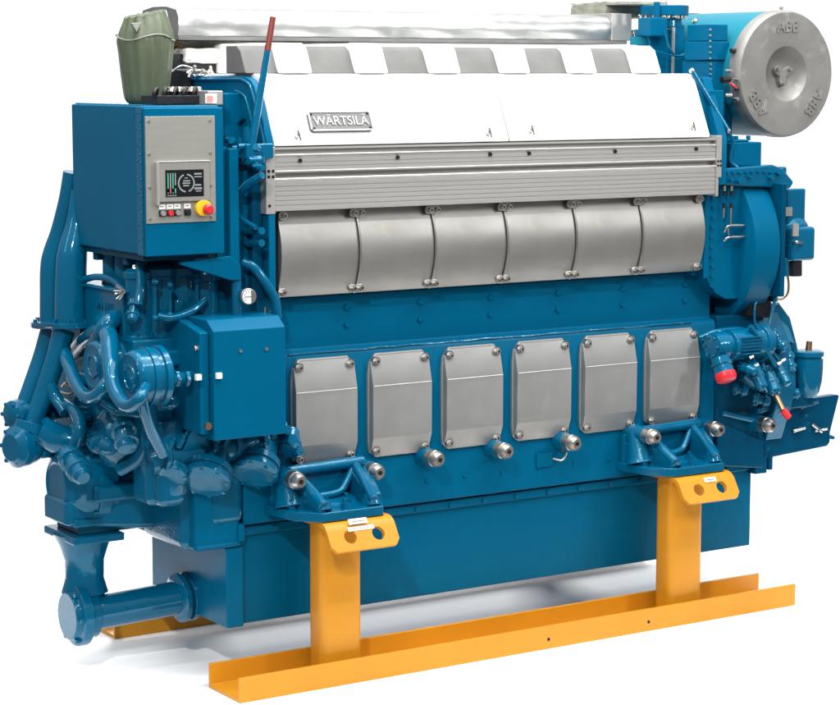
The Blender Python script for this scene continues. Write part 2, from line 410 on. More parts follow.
# ---- control cabinet
CX0, CX1, CY0, CY1, CZ0, CZ1 = -.567, -.302, -.10, .45, 1.446, 1.913
cab = MB().box(CX0, CX1, CY0, CY1, CZ0, CZ1).build('control_cabinet', 'sheet', E, .006, 2)
MB().box(CX0-.006, CX1+.005, CY0-.018, CY0-.004, CZ0-.002, CZ1-.006).build('cabinet_door', 'sheet', cab, .004)
b = MB().box(CX0-.005, CX0+.01, CY0+.004, CY0+.045, CZ0, CZ1-.004)
for i in range(17): b.cyl((CX0-.004, CY0+.012, CZ0+.03+i*.026), (CX0-.009, CY0+.012, CZ0+.03+i*.026), .0035, .003, 8)
for i in range(9): b.cyl((CX0-.004, CY0+.034, CZ0+.045+i*.05), (CX0-.008, CY0+.034, CZ0+.045+i*.05), .003, .003, 8)
b.build('hinge_strip', 'pipe', cab, .0015)
b = MB()
for i in range(24): b.ball((CX0+.01+random.random()*.0, CY0+.04+i*.021, CZ1+.001), .005, (1, 1.6, .7))
b.build('roof_gasket', 'sheet', cab)
YP = CY0-.018
def pr(x0, y0, x1, y1, dy, dep=.003):
    """rectangle on the cabinet door from photo survey"""
    a = at(x0, y0, Y=YP-dy); c = at(x1, y1, Y=YP-dy); return (a.x, c.x, YP-dy-dep, YP-dy+.001, c.z, a.z)
a = at(144.5, 117, Y=YP); c = at(215.5, 220, Y=YP)
PX0, PX1, PZ1, PZ0 = a.x, c.x, at(180, 116.2, Y=YP).z, at(180, 222.5, Y=YP).z
pan = MB().box(PX0, PX1, YP-.004, YP+.001, PZ0, PZ1).build('instrument_panel', 'panel', cab, .001)
PW, PH = PX1-PX0, PZ1-PZ0
def U(u, v): return PX0+u*PW, PZ1-v*PH       # panel coordinates 0..1
def prect(u0, v0, u1, v1, y0, y1, name, m, par, bev=.0008):
    (xa, za), (xb, zb) = U(u0, v0), U(u1, v1)
    return MB().box(xa, xb, YP-y1, YP-y0, zb, za).build(name, m, par, bev)
for u in (.05, .93):
    for v in (.045, .35, .66, .955):
        x, z = U(u, v); MB().cyl((x, YP-.003, z), (x, YP-.008, z), .0045, .004, 12).build('screw', 'steel', pan)
bz = prect(.14, .43, .895, .80, .003, .016, 'display_bezel', 'bezel', pan, .003)
prect(.125, .425, .165, .83, .003, .018, 'bezel_edge_left', 'ext', bz, .001)
prect(.14, .418, .90, .430, .003, .018, 'bezel_edge_top', 'ext', bz, .001)
prect(.25, .50, .80, .755, .012, .0175, 'display_screen', 'screen', bz)
def dr(u0, v0, u1, v1, m, nm): prect(u0, v0, u1, v1, .0176, .0181, nm, m, bz, 0)
for i, u in enumerate((.275, .31, .345, .38)):
    dr(u, .53, u+.016, .53+(.19, .15, .19, .12)[i]*.95, 'sgreen' if i % 2 == 0 else 'sgrey', 'bar_graph')
    dr(u, .675, u+.016, .72, 'sred' if i == 1 else 'sgreen', 'bar_graph')
    dr(u-.004, .735, u+.02, .745, 'sgrey', 'bar_caption')
(xc_, zc_) = U(.545, .627); b = MB(); q_ = 30
rg = [[V((xc_+math.cos(2*math.pi*i/q_)*r, YP-.0181, zc_+math.sin(2*math.pi*i/q_)*r)) for i in range(q_)] for r in (.0245, .0295)]
va = [[b.bm.verts.new(p) for p in r] for r in rg]
for i in range(q_):
    if i not in (7, 8, 22, 23): b.bm.faces.new((va[0][i], va[0][(i+1) % q_], va[1][(i+1) % q_], va[1][i]))
b.build('dial_ring', 'sgrey', bz)
for (u0, v0, u1, v1) in ((.50, .60, .60, .612), (.49, .622, .60, .634), (.50, .645, .585, .657), (.52, .575, .57, .583), (.66, .535, .77, .55), (.66, .565, .77, .575), (.67, .64, .76, .655), (.66, .67, .77, .69), (.68, .70, .76, .71)):
    dr(u0, v0, u1, v1, 'sgrey', 'read_out')
for i, u in enumerate((.22, .33, .435, .58)):
    prect(u-.045, .822, u+.045, .868, .003, .006, 'label_plate', 'paper', pan, 0)
    prect(u-.027, .838, u+.022, .848, .0061, .0064, 'label_print', 'ink', pan, 0)
    prect(u-.045, .877, u+.045, .935, .003, .009, 'button_bezel', 'black', pan)
    x, z = U(u, .906); MB().cyl((x, YP-.008, z), (x, YP-.016, z), .009, .008, 16).build('push_button', ('panel', 'red', 'panel', 'black')[i], pan)
x, z = U(.80, .868); es = MB().cyl((x, YP-.003, z), (x, YP-.016, z), .028, .026, 28).build('emergency_stop_base', 'btny', pan, .002)
MB().turn((x+.006, YP-.014, z-.004), (x+.006, YP-.046, z-.004), [(0, .010), (.4, .010), (.45, .017), (.8, .017), (1, .011)], 24).build('emergency_stop_button', 'red', es)
# sealing plates and feet under the cabinet
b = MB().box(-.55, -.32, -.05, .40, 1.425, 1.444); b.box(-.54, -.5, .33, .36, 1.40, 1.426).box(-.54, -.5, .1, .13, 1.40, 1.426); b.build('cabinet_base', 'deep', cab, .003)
# connectors on top
b = MB(); top = MB()
for i in range(6):
    p = at(168+i*6.4, 92, Y=.06); b.cyl((p.x, .07, CZ1), (p.x, .07, CZ1+.045), .011, .011, 14); top.cyl((p.x, .07, CZ1+.043), (p.x, .07, CZ1+.058), .013, .010, 14)
b.box(-.45, -.285, .04, .16, CZ1+.002, CZ1+.03)
for i in range(5):
    x = -.46+i*.035; b.tube([(x, .05, CZ1+.02), (x+.005, .045, CZ1+.045), (x+.02, .06, CZ1+.052), (x+.03, .09, CZ1+.03)], .007, 8)
b.build('cable_plug_block', 'black', cab, .002); top.build('cable_gland', 'steel', cab)
MB().box(-.30, -.245, -.02, .10, CZ1-.0, CZ1+.045).build('junction_cover', 'ext', cab, .003)
s_ = MB().box(-.315, -.275, -.034, -.030, CZ1+.006, CZ1+.036).build('inspection_sticker', 'paper', cab)
MB().box(-.312, -.290, -.0355, -.0342, CZ1+.010, CZ1+.03).build('sticker_print', 'pink', s_)
# post and bracket that carry the cabinet
b = MB().box(-.262, -.228, -.09, -.05, 1.385, 1.775); b.prism([(-.44, 1.418), (-.44, 1.411), (-.262, 1.352), (-.226, 1.352), (-.226, 1.40), (-.2625, 1.432)], 'y', -.094, -.075)
b.box(-.30, -.262, -.07, -.055, 1.40, 1.78)
b.build('cabinet_bracket', 'sheet', E, .003)

# ---- free end: housing and its machinery
b = MB(); b.box(-.42, -.176, .06, .62, .66, 1.16); b.box(-.40, -.176, .04, .60, 1.10, 1.30)
b.prism([(-.38, .45), (-.176, .43), (-.176, .70), (-.38, .70)], 'y', .04, .36)
b.box(-.30, -.176, -.01, .05, .53, 1.12)
b.box(-.44, -.25, .16, .24, 1.26, 1.43)
b.box(-.50, -.40, .28, .80, .72, 1.22); b.box(-.55, -.42, .50, .70, .66, .90)
fe = b.build('free_end_housing', 'cast', E, .030, 5)
# lower block under the two round caps
b = MB().box(-.355, -.19, .0, .57, .458, .78); b.box(-.36, -.185, -.005, .58, .453, .475); b.box(-.45, -.30, .10, .50, .60, .86); b.build('strainer_block', 'sheet', E, .014, 4)
b = MB().box(-.24, -.176, .004, .575, .178, .452); b.box(-.2, -.176, -.01, .62, .47, .53); b.build('sump_end_flange', 'sheet', E, .006)
# round caps
def cap(p0, p1, r, name='filter_cap', flange=1.12, bolts=8):
    b = MB(); b.turn(p0, p1, [(0, r*.86), (.55, r*.86), (.56, r*flange), (.72, r*flange), (.73, r), (.80, r), (.82, r*flange), (.93, r*flange*.99), (1.0, r*.88), (1.0, r*.5)], 36)
    o = b.build(name, 'cast', E, .002, 2)
    d = (V(p1)-V(p0)); b = MB(); b.boltring(V(p0)+d*.95, d, r*.96, bolts, .0075, .006); b.build('cap_bolts', 'pipe', o)
    return o
cap(at(213, 449, Y=.0), at(205, 484, Y=-.075), .074)
cap(at(262, 441, Y=.0), at(254, 476, Y=-.075), .070)
cap(at(178, 458, Y=.0), at(172, 478, Y=-.05), .044, 'small_cap', bolts=6)
cap(at(291, 432, Y=-.02), at(290, 452, Y=-.08), .034, 'small_cap', bolts=6)
b = MB().tube([at(150, 462, Y=0), at(190, 452, Y=-.02), at(250, 445, Y=-.02), at(285, 436, Y=0)], .045, 18).build('oil_manifold', 'cast', E)
b = MB()
for px, py, dx in ((168, 449, .0), (178, 447, .0), (214, 446, .0), (224, 445, .0), (262, 440, 0), (272, 438, 0), (206, 460, -.02), (256, 455, -.02)):
    p = at(px, py, Y=-.055); b.cyl(p, p+V((.012, -.012+dx, .03)), .013, None, 6); b.cyl(p+V((.012, -.012+dx, .03)), p+V((.015, -.016+dx, .042)), .007, None, 10)
b.build('manifold_nuts', 'cast', E)
b = MB()
for x_ in (162, 208, 232, 258, 279):
    p = at(x_, 456-(x_-150)*.16, Y=-.015); b.cyl(p-V((.009, 0, 0)), p+V((.009, 0, 0)), .062, None, 28)
b.build('manifold_collars', 'cast', E, .002)
p0 = at(184, 412, Y=-.06); b = MB().hull([at(182, 452, Y=-.06), at(212, 452, Y=-.06), at(196, 420, Y=-.1), at(180, 447, Y=.0), at(214, 430, Y=0), at(208, 420, Y=-.06)]); b.build('manifold_gusset', 'sheet', E, .004)
b = MB()
for px, py, r0 in ((283, 441, .022), (290, 452, .016), (278, 430, .014)):
    p = at(px, py, Y=-.05); b.cyl(p, p+V((.01, -.05, .01)), r0, None, 6)
b.cyl(at(279, 458, Y=-.02), at(282, 428, Y=-.02), .018)
b.build('pipe_fittings', 'cast', E)
# fabricated box with chamfered top
b = MB(); b.prism([(-.20, .855), (-.20, 1.205), (-.155, 1.238), (.0, 1.238), (.0, .855)], 'x', -.385, -.123)
jb = b.build('side_box', 'sheet', E, .004)
b = MB(); b.prism([(-.175, .875), (-.175, 1.17), (-.175, 1.20), (.25, 1.285), (.25, 1.12), (.14, .95), (.0, .875)], 'x', -.420, -.387); b.build('side_box_wing', 'sheet', jb, .004)
for px, py in ((240, 351), (266, 349)):
    p = at(px, py, Y=-.20); MB().bolt(p, nY, .006, .006).build('screw', 'steel', jb)
for px, py in ((197.5, 377), (218, 375.5)):
    p = at(px, py, Y=-.2); MB().box(p.x-.009, p.x+.009, -.212, -.198, p.z-.009, p.z+.009).build('white_fitting', 'paper', jb)
p = at(208, 426, Y=-.2); MB().cyl(p, p+V((-.4, -1, 0))*.02, .013, .010, 12).build('copper_plug', 'copper', jb)
p = at(197, 348, X=-.42); MB().bolt(p, nX, .009, .01).build('screw', 'steel', jb)
# two water pump covers facing the free end
def pump(c, r, nm):
    c = V(c); b = MB(); b.turn(c+V((.12, 0, 0)), c, [(0, r*.9), (.1, r*1.05), (.25, r*1.05), (.27, r*.95), (.4, r*.95), (.42, r*1.03), (.58, r*1.03), (.60, r*.96), (.80, r*.96), (.9, r*.93), (.98, r*.84), (1, r*.80), (.97, r*.74), (.97, r*.46), (1.02, r*.44), (1.02, r*.36), (.99, r*.34), (.99, .0005)], 52)
    return b.build(nm, 'cast', E, .0)
pump(at(92, 366, X=-.65), .088, 'water_pump')
pump(at(129, 378, X=-.65), .092, 'water_pump')
def pipe(pts, r, name='pipe', m='pipe', rs=None, fl=(), par=None):
    b = MB(); b.tube(pts, r, 18, 8, rs); o = b.build(name, m, par or E)
    for i in fl:
        a = V(pts[i]); d = (V(pts[i+1 if i+1 < len(pts) else i])-V(pts[i-1 if i > 0 else i])).normalized()
        b = MB(); b.cyl(a-d*.016, a-d*.001, r*1.6, r*1.6, 24); b.cyl(a+d*.001, a+d*.016, r*1.6, r*1.6, 24); b.boltring(a+d*.016, d, r*1.35, 6, .006, .010); b.boltring(a-d*.016, -d, r*1.35, 6, .006, .010)
        b.build('pipe_flange', 'cast', o, .0015)
    return o
pipe([at(64, 349, X=-.60), at(69, 366, X=-.64), at(78, 387, X=-.67), at(87, 397, X=-.68), at(97, 395, X=-.68), at(105, 384, X=-.66), at(108, 374, X=-.62)], .022, 'pump_volute', rs=[.024, .023, .022, .022, .021, .019, .015])
pipe([at(104, 322, X=-.56), at(109, 338, X=-.62), at(110.5, 362, X=-.66), at(113, 384, X=-.68), at(121, 401, X=-.69), at(130, 406, X=-.69), at(140, 398, X=-.68), at(146, 386, X=-.64)], .022, 'pump_volute', rs=[.034, .030, .026, .024, .023, .022, .020, .015])
pipe([at(70, 356, X=-.5), at(84, 340, X=-.56), at(98, 330, X=-.58), at(112, 322, X=-.56)], .024, 'water_elbow', 'cast')
pipe([at(122, 316, X=-.5), at(112, 320, X=-.58), at(104, 330, X=-.61), at(96, 345, X=-.60)], .030, 'water_elbow', 'cast')
pipe([at(206, 374, Y=-.10), at(175, 379, Y=-.14), at(156, 380, Y=-.17), at(146, 386, Y=-.19), at(142, 398, Y=-.19), at(150, 428, Y=-.15), at(163, 454, Y=-.10)], .019, 'water_pipe')
b = MB()
for x in (160, 168, 176, 186): p = at(x, 378.5, Y=-.135); b.cyl(p-V((.006, 0, 0)), p+V((.006, 0, 0)), .028, None, 6)
b.build('pipe_nuts', 'cast', E, .001)
# casting above the pumps
b = MB(); b.box(-.555, -.40, .10, .40, 1.16, 1.315); b.box(-.565, -.40, .08, .42, 1.308, 1.322); b.box(-.56, -.38, .02, .44, 1.10, 1.165)
ca = b.build('thermostat_housing', 'cast', E, .01, 3)
text_mb('VN 1285', .038, .002, Matrix.Translation((-.5555, .235, 1.255))@Matrix.Rotation(-math.pi/2, 4, 'Z')@FRONT, 'sheet', 'raised_lettering', ca)
p = at(125, 291, X=-.57); b = MB()
for i in range(9): b.cyl(p, p+V((-.02-random.random()*.02, random.uniform(-.03, .03), random.uniform(-.025, .025))), .003, .002, 6)
b.build('wire_tie', 'steel', ca)
# upright columns below the cabinet
for (px, r, Y, z0, z1, nm) in ((112, .030, .33, 1.30, 1.44, 'riser_pipe'), (124, .030, .25, 1.30, 1.44, 'riser_pipe'), (157, .072, .12, 1.12, 1.40, 'oil_filter'), (182, .060, .10, 1.10, 1.40, 'oil_filter'), (203, .052, .06, 1.10, 1.38, 'oil_filter'), (139, .045, .10, 1.14, 1.39, 'riser_pipe')):
    a = at(px, 290, Y=Y); b = MB()
    b.turn((a.x, Y, z0), (a.x, Y, z1), [(0, r), (.06, r*1.15), (.12, r*1.15), (.13, r), (.86, r), (.87, r*1.12), (.95, r*1.12), (1, r*.8)], 30)
    o = b.build(nm, 'cast', E, .002)
    b = MB(); b.boltring((a.x, Y, z0+.13*(z1-z0)), nZ, r*1.02, 6, .006, .012); b.build('column_bolts', 'pipe', o)
b = MB()
for px, py0, py1 in ((197, 280, 308), (155, 282, 318), (170, 285, 315)):
    b.cyl(at(px, py0, Y=-.0), at(px, py1, Y=-.0), .005, None, 8)
    b.ball(at(px, py0, Y=-.01), .011); b.ball(at(px, py1, Y=-.01), .011)
b.build('filter_stud', 'cast', E)
b = MB().box(-.46, -.20, -.03, .14, 1.08, 1.13); b.box(-.56, -.40, .02, .12, .92, 1.08); b.box(-.56, -.42, .16, .30, .94, 1.10); b.build('filter_shelf', 'sheet', E, .008, 3)
# gauge, its pipe, bent tube to the block
p = at(246.5, 296, Y=-.10); g = MB().cyl(p, p+nY*.022+V((-.004, 0, 0)), .027, .027, 28).build('pressure_gauge', 'steel', E, .002)
MB().cyl(p+nY*.0222+V((-.004, 0, 0)), p+nY*.0235+V((-.004, 0, 0)), .023, .023, 28).build('dial_face', 'paper', g)
q = p+nY*.0237+V((-.004, 0, 0)); b = MB(); b.box(q.x-.014, q.x+.010, q.y-.001, q.y, q.z-.0012, q.z+.0012)
for i in range(9):
    a = math.radians(-40+i*32.5); c = q+V((math.cos(a)*.017, 0, math.sin(a)*.017)); b.box(c.x-.0015, c.x+.0015, c.y-.001, c.y, c.z-.0015, c.z+.0015)
b.build('dial_marks', 'ink', g)
pipe([at(236, 268, Y=-.07), at(236.5, 292, Y=-.07), at(237, 318, Y=-.07)], .017, 'gauge_pipe', fl=())
pipe([at(242, 262, Y=-.05), at(254, 268, Y=-.07), at(266, 284, Y=-.08), at(275, 300, Y=-.08), at(277.5, 318, Y=-.08)], .016, 'bent_tube')
b = MB(); b.cyl(at(265, 307, Y=-.06), at(265, 318, Y=-.06), .004); b.cyl(at(269.5, 311, Y=-.06), at(269.5, 319, Y=-.06), .004); b.build('sensor_stub', 'steel', E)
b = MB().box(-.21, -.12, -.02, .12, 1.10, 1.70).build('block_end_panel', 'sheet', E, .008)
# big twin pipes on the far corner
pipe([at(72, 172, Y=.50), at(68, 200, Y=.52), at(61, 232, Y=.55), at(53, 262, Y=.57), at(52, 300, Y=.57), at(52, 328, Y=.57)], .045, 'coolant_pipe', rs=[.030, .032, .036, .042, .042, .042])
pipe([at(80, 190, Y=.46), at(78, 222, Y=.46), at(72, 258, Y=.45), at(71, 300, Y=.45), at(71, 328, Y=.45)], .05, 'coolant_pipe', rs=[.03, .040, .052, .055, .055])
b = MB(); c1 = at(52, 327, Y=.57); c2 = at(71, 327, Y=.45); b.hull([c+V((math.cos(a)*.072, math.sin(a)*.072, dz)) for c in (c1, c2) for a in [i*math.pi/8 for i in range(16)] for dz in (0, .018)])
fo = b.build('twin_flange', 'cast', E, .002); b = MB()
for c in (c1, c2): b.boltring(c+V((0, 0, .018)), nZ, .06, 6, .008, .012)
b.build('flange_bolts', 'pipe', fo)
pipe([at(52, 330, Y=.57), at(43, 358, Y=.57), at(30, 392, Y=.57), at(22, 412, Y=.57)], .036, 'coolant_pipe', rs=[.040, .036, .032, .030])
pipe([at(64, 330, Y=.46), at(57, 355, Y=.47), at(45, 392, Y=.49), at(33, 424, Y=.50)], .036, 'coolant_pipe', rs=[.038, .034, .032, .032])
for (px, py, Y, r) in ((20, 413, .57, .052), (25, 444, .50, .075)):
    c = at(px, py, Y=Y); b = MB(); b.ball(c, r, (1, 1, .95)); b.cyl(c, c+V((.20, -.02, .0)), r*.8, r*.6, 24)
    o = b.build('pipe_elbow', 'cast', E)
    b = MB(); b.turn(c+V((-.02, -r*.4, 0)), c+V((-r*.95, -r*.6, 0)), [(0, r*.95), (.6, r*.95), (1, r*.6)], 20); b.boltring(c+V((-r*.7, -r*.4, 0)), V((-1, -.3, 0)), r*.75, 6, .008, .015); b.build('blank_flange', 'cast', o, .002)
p = at(33, 428, Y=.47); b = MB(); b.cyl(p+V((0, 0, .02)), p+V((-.01, 0, -.012)), .058, None, 20); b.cyl(p+V((0, 0, -.016)), p+V((-.01, 0, -.036)), .056, None, 20); b.boltring(p+V((0, 0, .02)), nZ, .045, 6, .008, .012); b.build('pipe_flange', 'cast', E, .002)
pipe([at(50, 384, Y=.47), at(56, 398, Y=.45), at(66, 412, Y=.4)], .022, 'branch_pipe')
pipe([at(40, 430, Y=.45), at(62, 440, Y=.42), at(90, 440, Y=.38)], .05, 'suction_pipe', 'cast')
# dark machinery in the middle
b = MB().box(-.56, -.40, .12, .50, .78, .98); b.box(-.60, -.42, .20, .34, .80, .86); b.box(-.58, -.40, .30, .46, .90, 1.02); b.build('gear_casing', 'cast', E, .030, 5)
b = MB().box(-.52, -.42, .0, .14, .62, .98); b.box(-.50, -.40, -.04, .06, .62, .80); b.build('casing_rib', 'cast', E, .030, 5)
c = at(68, 436, X=-.62); b = MB(); b.turn(c, c+V((.02, -.03, -.09)), [(0, .03), (.3, .03), (.32, .042), (.5, .042), (.52, .032), (1, .028)], 18); b.build('drain_valve', 'cast', E)
b = MB().cyl(at(76, 414, X=-.6), at(84, 437, X=-.6), .005); b.cyl(at(75, 414, X=-.6), at(86, 413, X=-.58), .005); b.build('steel_stay', 'steel', E)
b = MB(); b.tube([at(62, 386, X=-.58), at(66, 383, X=-.6), at(70, 388, X=-.6)], .004); b.tube([at(60, 392, X=-.58), at(70, 394, X=-.6), at(75, 390, X=-.6)], .004); b.build('loose_wire', 'copper', E)
# more castings, valves and pipes packed round the free end
def valve(a, c, r, n=22, nm='cast_fitting'):
    a, c = V(a), V(c); b = MB(); b.turn(a, c, [(0, r*.7), (.08, r), (.22, r), (.24, r*1.25), (.36, r*1.25), (.38, r*.9), (.62, r*.85), (.64, r*1.2), (.76, r*1.2), (.78, r*.95), (.94, r*.9), (1, r*.6)], n)
    o = b.build(nm, 'cast', E, .0015); d = (a-c).normalized(); b = MB(); b.boltring(a+(c-a)*.24, d, r*1.08, 6, .005, .008); b.build('pump_bolts', 'pipe', o); return o
for a_, c_, r0 in (((84, 412, -.60), (78, 434, -.63), .028), ((136, 300, -.52), (132, 322, -.56), .020), ((158, 404, -.48), (176, 402, -.47), .020),
               ((122, 424, -.6), (128, 450, -.62), .034), ((92, 442, -.60), (112, 448, -.62), .026)):
    valve(at(a_[0], a_[1], X=a_[2]), at(c_[0], c_[1], X=c_[2]), r0)
valve(at(66, 452, X=-.70), at(84, 478, X=-.72), .034)
pipe([at(58, 400, X=-.58), at(72, 408, X=-.64), at(80, 425, X=-.66), at(74, 448, X=-.68)], .020, 'branch_pipe', 'cast')
pipe([at(150, 400, X=-.47), at(148, 430, X=-.5), at(140, 456, X=-.52), at(120, 470, X=-.56)], .022, 'oil_pipe', 'cast')
pipe([at(104, 404, X=-.62), at(118, 412, X=-.62), at(142, 414, X=-.55)], .014, 'oil_pipe')
pipe([at(78, 282, X=-.56), at(95, 277, X=-.55), at(112, 280, X=-.53), at(126, 292, X=-.53)], .012, 'vent_pipe')
pipe([at(140, 262, X=-.50), at(141, 285, X=-.52), at(138, 305, X=-.54)], .016, 'vent_pipe')
pipe([at(57, 334, Y=.50), at(51, 356, Y=.50), at(40, 388, Y=.52), at(30, 416, Y=.53)], .016, 'coolant_line')
pipe([at(205, 300, Y=.0), at(190, 312, Y=-.02), at(172, 318, Y=-.02), at(158, 316, Y=.0)], .013, 'vent_pipe')
MB().hull([at(176, 452, Y=-.05), at(215, 452, Y=-.05), at(207, 418, Y=-.08), at(192, 418, Y=-.08), at(176, 452, Y=.05), at(215, 440, Y=.05), at(205, 415, Y=.0)]).build('manifold_web', 'cast', E, .01, 3)
b = MB(); b.hull([V((-.68, y, z)) for y, z in ((.30, .52), (.50, .52), (.30, .60), (.50, .60))]+[V((-.30, y, z)) for y, z in ((.26, .48), (.52, .48), (.25, .74), (.5, .74))]); b.build('pump_bracket', 'cast', E, .02, 4)
b = MB(); b.turn((-.22, .20, .83), (-.60, .20, .83), [(0, .13), (.3, .13), (.31, .145), (.42, .145), (.43, .12), (.8, .115), (.92, .10), (1, .06)], 44); b.turn((-.30, .36, .90), (-.58, .36, .90), [(0, .12), (.85, .12), (1, .09)], 40); b.build('pump_drive_casing', 'cast', E, .003)
b = MB(); b.turn((-.44, .02, .64), (-.44, .02, .90), [(0, .05), (.1, .065), (.9, .065), (1, .05)], 30); b.build('thermostat_body', 'cast', E, .003)
# bottom pump
Yp, zp = .40, .645
b = MB(); b.turn((-.20, Yp, zp), (-.675, Yp, zp), [(0, .125), (.18, .125), (.19, .14), (.24, .14), (.25, .122), (.62, .122), (.63, .136), (.68, .136), (.69, .148), (.78, .148), (.79, .138), (.88, .134), (.96, .115), (1, .08), (.985, .072), (.985, .0005)], 48)
sp = b.build('seawater_pump', 'cast', E, .003)
b = MB(); b.boltring((-.57, Yp, zp), nX, .138, 10, .008, .015); b.build('pump_bolts', 'pipe', sp)
b = MB().box(-.62, -.50, .26, .34, .60, .76); b.box(-.60, -.22, .245, .275, .60, .66); b.build('pump_rib', 'cast', sp, .012, 3)
b = MB(); b.box(-.655, -.22, .285, .52, .516, .545); b.box(-.665, -.48, .275, .53, .458, .486); b.box(-.63, -.25, .31, .50, .485, .53)
b.build('pump_flange', 'cast', sp, .006, 2)
b = MB(); b.turn((-.575, .40, .475), (-.575, .40, .27), [(0, .105), (.2, .085), (.45, .068), (.75, .066), (1, .080)], 30); b.tube([(-.575, .40, .33), (-.575, .395, .25), (-.57, .38, .205), (-.53, .36, .195)], .066, 22, 6)
el = b.build('suction_elbow', 'cast', sp)
b = MB(); b.turn((-.56, .37, .20), (-.655, .37, .20), [(0, .082), (.35, .082), (.4, .105), (.75, .105), (.8, .085), (1, .08)], 26); b.boltring((-.63, .37, .20), nX, .09, 6, .01, .018); b.build('blank_flange', 'cast', el, .003)
b = MB(); b.cyl((-.57, .36, .20), (-.24, .30, .23), .058, .058, 30); b.turn((-.285, .30, .226), (-.20, .30, .232), [(0, .06), (.1, .085), (.3, .085), (.32, .06), (.45, .06), (.46, .085), (.7, .085), (.75, .07), (1, .07)], 30)
b.build('suction_pipe', 'pipe', sp, .002)

# ---- plugs along the bottom of the crankcase (bare steel)
for px, py in ((301, 482), (380, 473), (440, 460), (509, 452), (577, 444), (657, 438), (721, 430), (773, 426)):
    ex_ = .055 if px in (301, 657) else 0
    p = at(px, py, Y=-.11-ex_); x, z = p.x, p.z
    b = MB(); b.turn((x, 0, z), (x, -.05-ex_, z), [(0, .037), (.6, .033), (1, .031)], 24); o = b.build('plug_boss', 'cast' if px != 440 else 'sheet', E, .002)
    b = MB(); b.turn((x, -.045-ex_, z), (x, -.112-ex_, z), [(0, .030), (.5, .029), (.52, .0255), (.62, .0255), (.64, .029), (.8, .027), (1, .018), (1.0, .0095), (.9, .0085)], 28); b.build('steel_plug', 'steel', o)
    MB().cyl((x, -.1125-ex_, z), (x, -.1132-ex_, z), .0085, .0085, 6).build('hex_socket', 'dark', o)

# ---- cast mounting feet
def foot(xc):
    b = MB()
    b.prism([(xc-.21, -.04), (xc-.19, -.16), (xc-.12, -.235), (xc+.11, -.235), (xc+.155, -.16), (xc+.155, -.0), (xc-.21, 0)], 'z', .553, .585)
    b.box(xc-.20, xc+.15, -.03, -.002, .56, .69)
    def rib(xa, xb, yf, w=.012, zt=.70):
        b.hull([V((x+d, y, z)) for x, y, z in ((xa, -.005, zt), (xa, -.05, zt), (xb, yf, .612), (xb, yf, .58), (xa, -.005, .58)) for d in (-w, w)])
    rib(xc-.135, xc-.115, -.218, .014); rib(xc+.115, xc+.085, -.215, .014); rib(xc+.150, xc+.135, -.165, .010, .69); rib(xc-.185, xc-.175, -.13, .010, .66)
    b.hull([V((x, y, z)) for x, y, z in ((xc-.13, -.045, .60), (xc+.11, -.045, .60), (xc-.02, -.16, .584), (xc+.06, -.16, .584), (xc-.13, -.045, .584), (xc+.11, -.045, .584))])
    b.tube([V((xc-.15, -.038, .695)), V((xc+.15, -.038, .703))], .020, 14, 0)
    b.tube([V((xc-.13, -.05, .69)), V((xc-.120, -.13, .655)), V((xc-.112, -.222, .606))], .019, 12, 4)
    b.tube([V((xc+.115, -.05, .69)), V((xc+.100, -.13, .655)), V((xc+.083, -.218, .606))], .017, 12, 4)
    b.tube([V((xc+.105, -.045, .685)), V((xc+.07, -.06, .640)), V((xc+.03, -.07, .612)), V((xc-.09, -.07, .606))], .013, 10, 5)
    b.turn((xc-.165, -.085, .585), (xc-.16, -.05, .70), [(0, .055), (.2, .045), (1, .03)], 20)
    b.turn((xc-.10, -.20, .585), (xc-.10, -.19, .615), [(0, .030), (1, .024)], 18); b.turn((xc+.09, -.20, .585), (xc+.09, -.195, .612), [(0, .028), (1, .022)], 18)
    o = b.build('mounting_foot', 'cast', E, .006, 3)
    b = MB()
    for dx, y in ((-.14, -.12), (-.06, -.15), (.03, -.13), (.07, -.19), (-.02, -.20), (.11, -.10)): b.cyl((xc+dx, y, .584), (xc+dx, y, .604), .016, .015, 6); b.cyl((xc+dx, y, .60), (xc+dx, y, .62), .008, .008, 10)
    b.build('foot_bolt', 'cast', o)
    b = MB()
    for dx, y in ((.05, -.10), (-.0, -.09)): b.cyl((xc+dx, y, .5852), (xc+dx, y, .5862), .014, .014, 14)
    b.build('bolt_hole', 'dark', o)
    return o
foot(.115); foot(1.60)
b = MB()
for xc in (.115, 1.60): b.box(xc-.19, xc+.15, .67, .90, .553, .60)
b.build('rear_foot', 'cast', E, .006)

# ---- flywheel end: housings, governor, starter, filter
b = MB(); b.prism([(1.755, 1.585), (1.755, 1.30), (1.79, 1.24), (1.83, 1.19), (1.88, 1.165), (2.06, 1.16), (2.10, 1.20), (2.10, 1.60), (1.755, 1.60)], 'y', -.03, .30)
b.box(1.74, 1.88, .0, .4, 1.26, 1.95); b.box(1.765, 1.79, -.036, -.03, 1.25, 1.58)
gh = b.build('gear_housing', 'sheet', E, .01, 3)
b = MB()
for i in range(10): b.bolt((1.80+.005*math.sin(i), -.036, 1.22+i*.037), nY, .006, .006)
b.build('housing_bolts', 'pipe', gh)
b = MB(); b.turn((1.945, .212, 1.357), (2.075, .212, 1.357), [(0, .322), (.04, .332), (.95, .332), (1, .325)], 96); b.build('curved_guard', 'sheet', E, .003)
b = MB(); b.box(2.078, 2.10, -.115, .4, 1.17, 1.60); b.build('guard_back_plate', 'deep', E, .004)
b = MB(); b.prism([(1.80, 1.62), (1.80, 1.60), (2.17, 1.575), (2.19, 1.60), (2.13, 1.655), (2.08, 1.67), (1.80, 1.66)], 'y', -.06, .25); b.build('upper_shelf', 'cast', E, .01, 3)
b = MB()
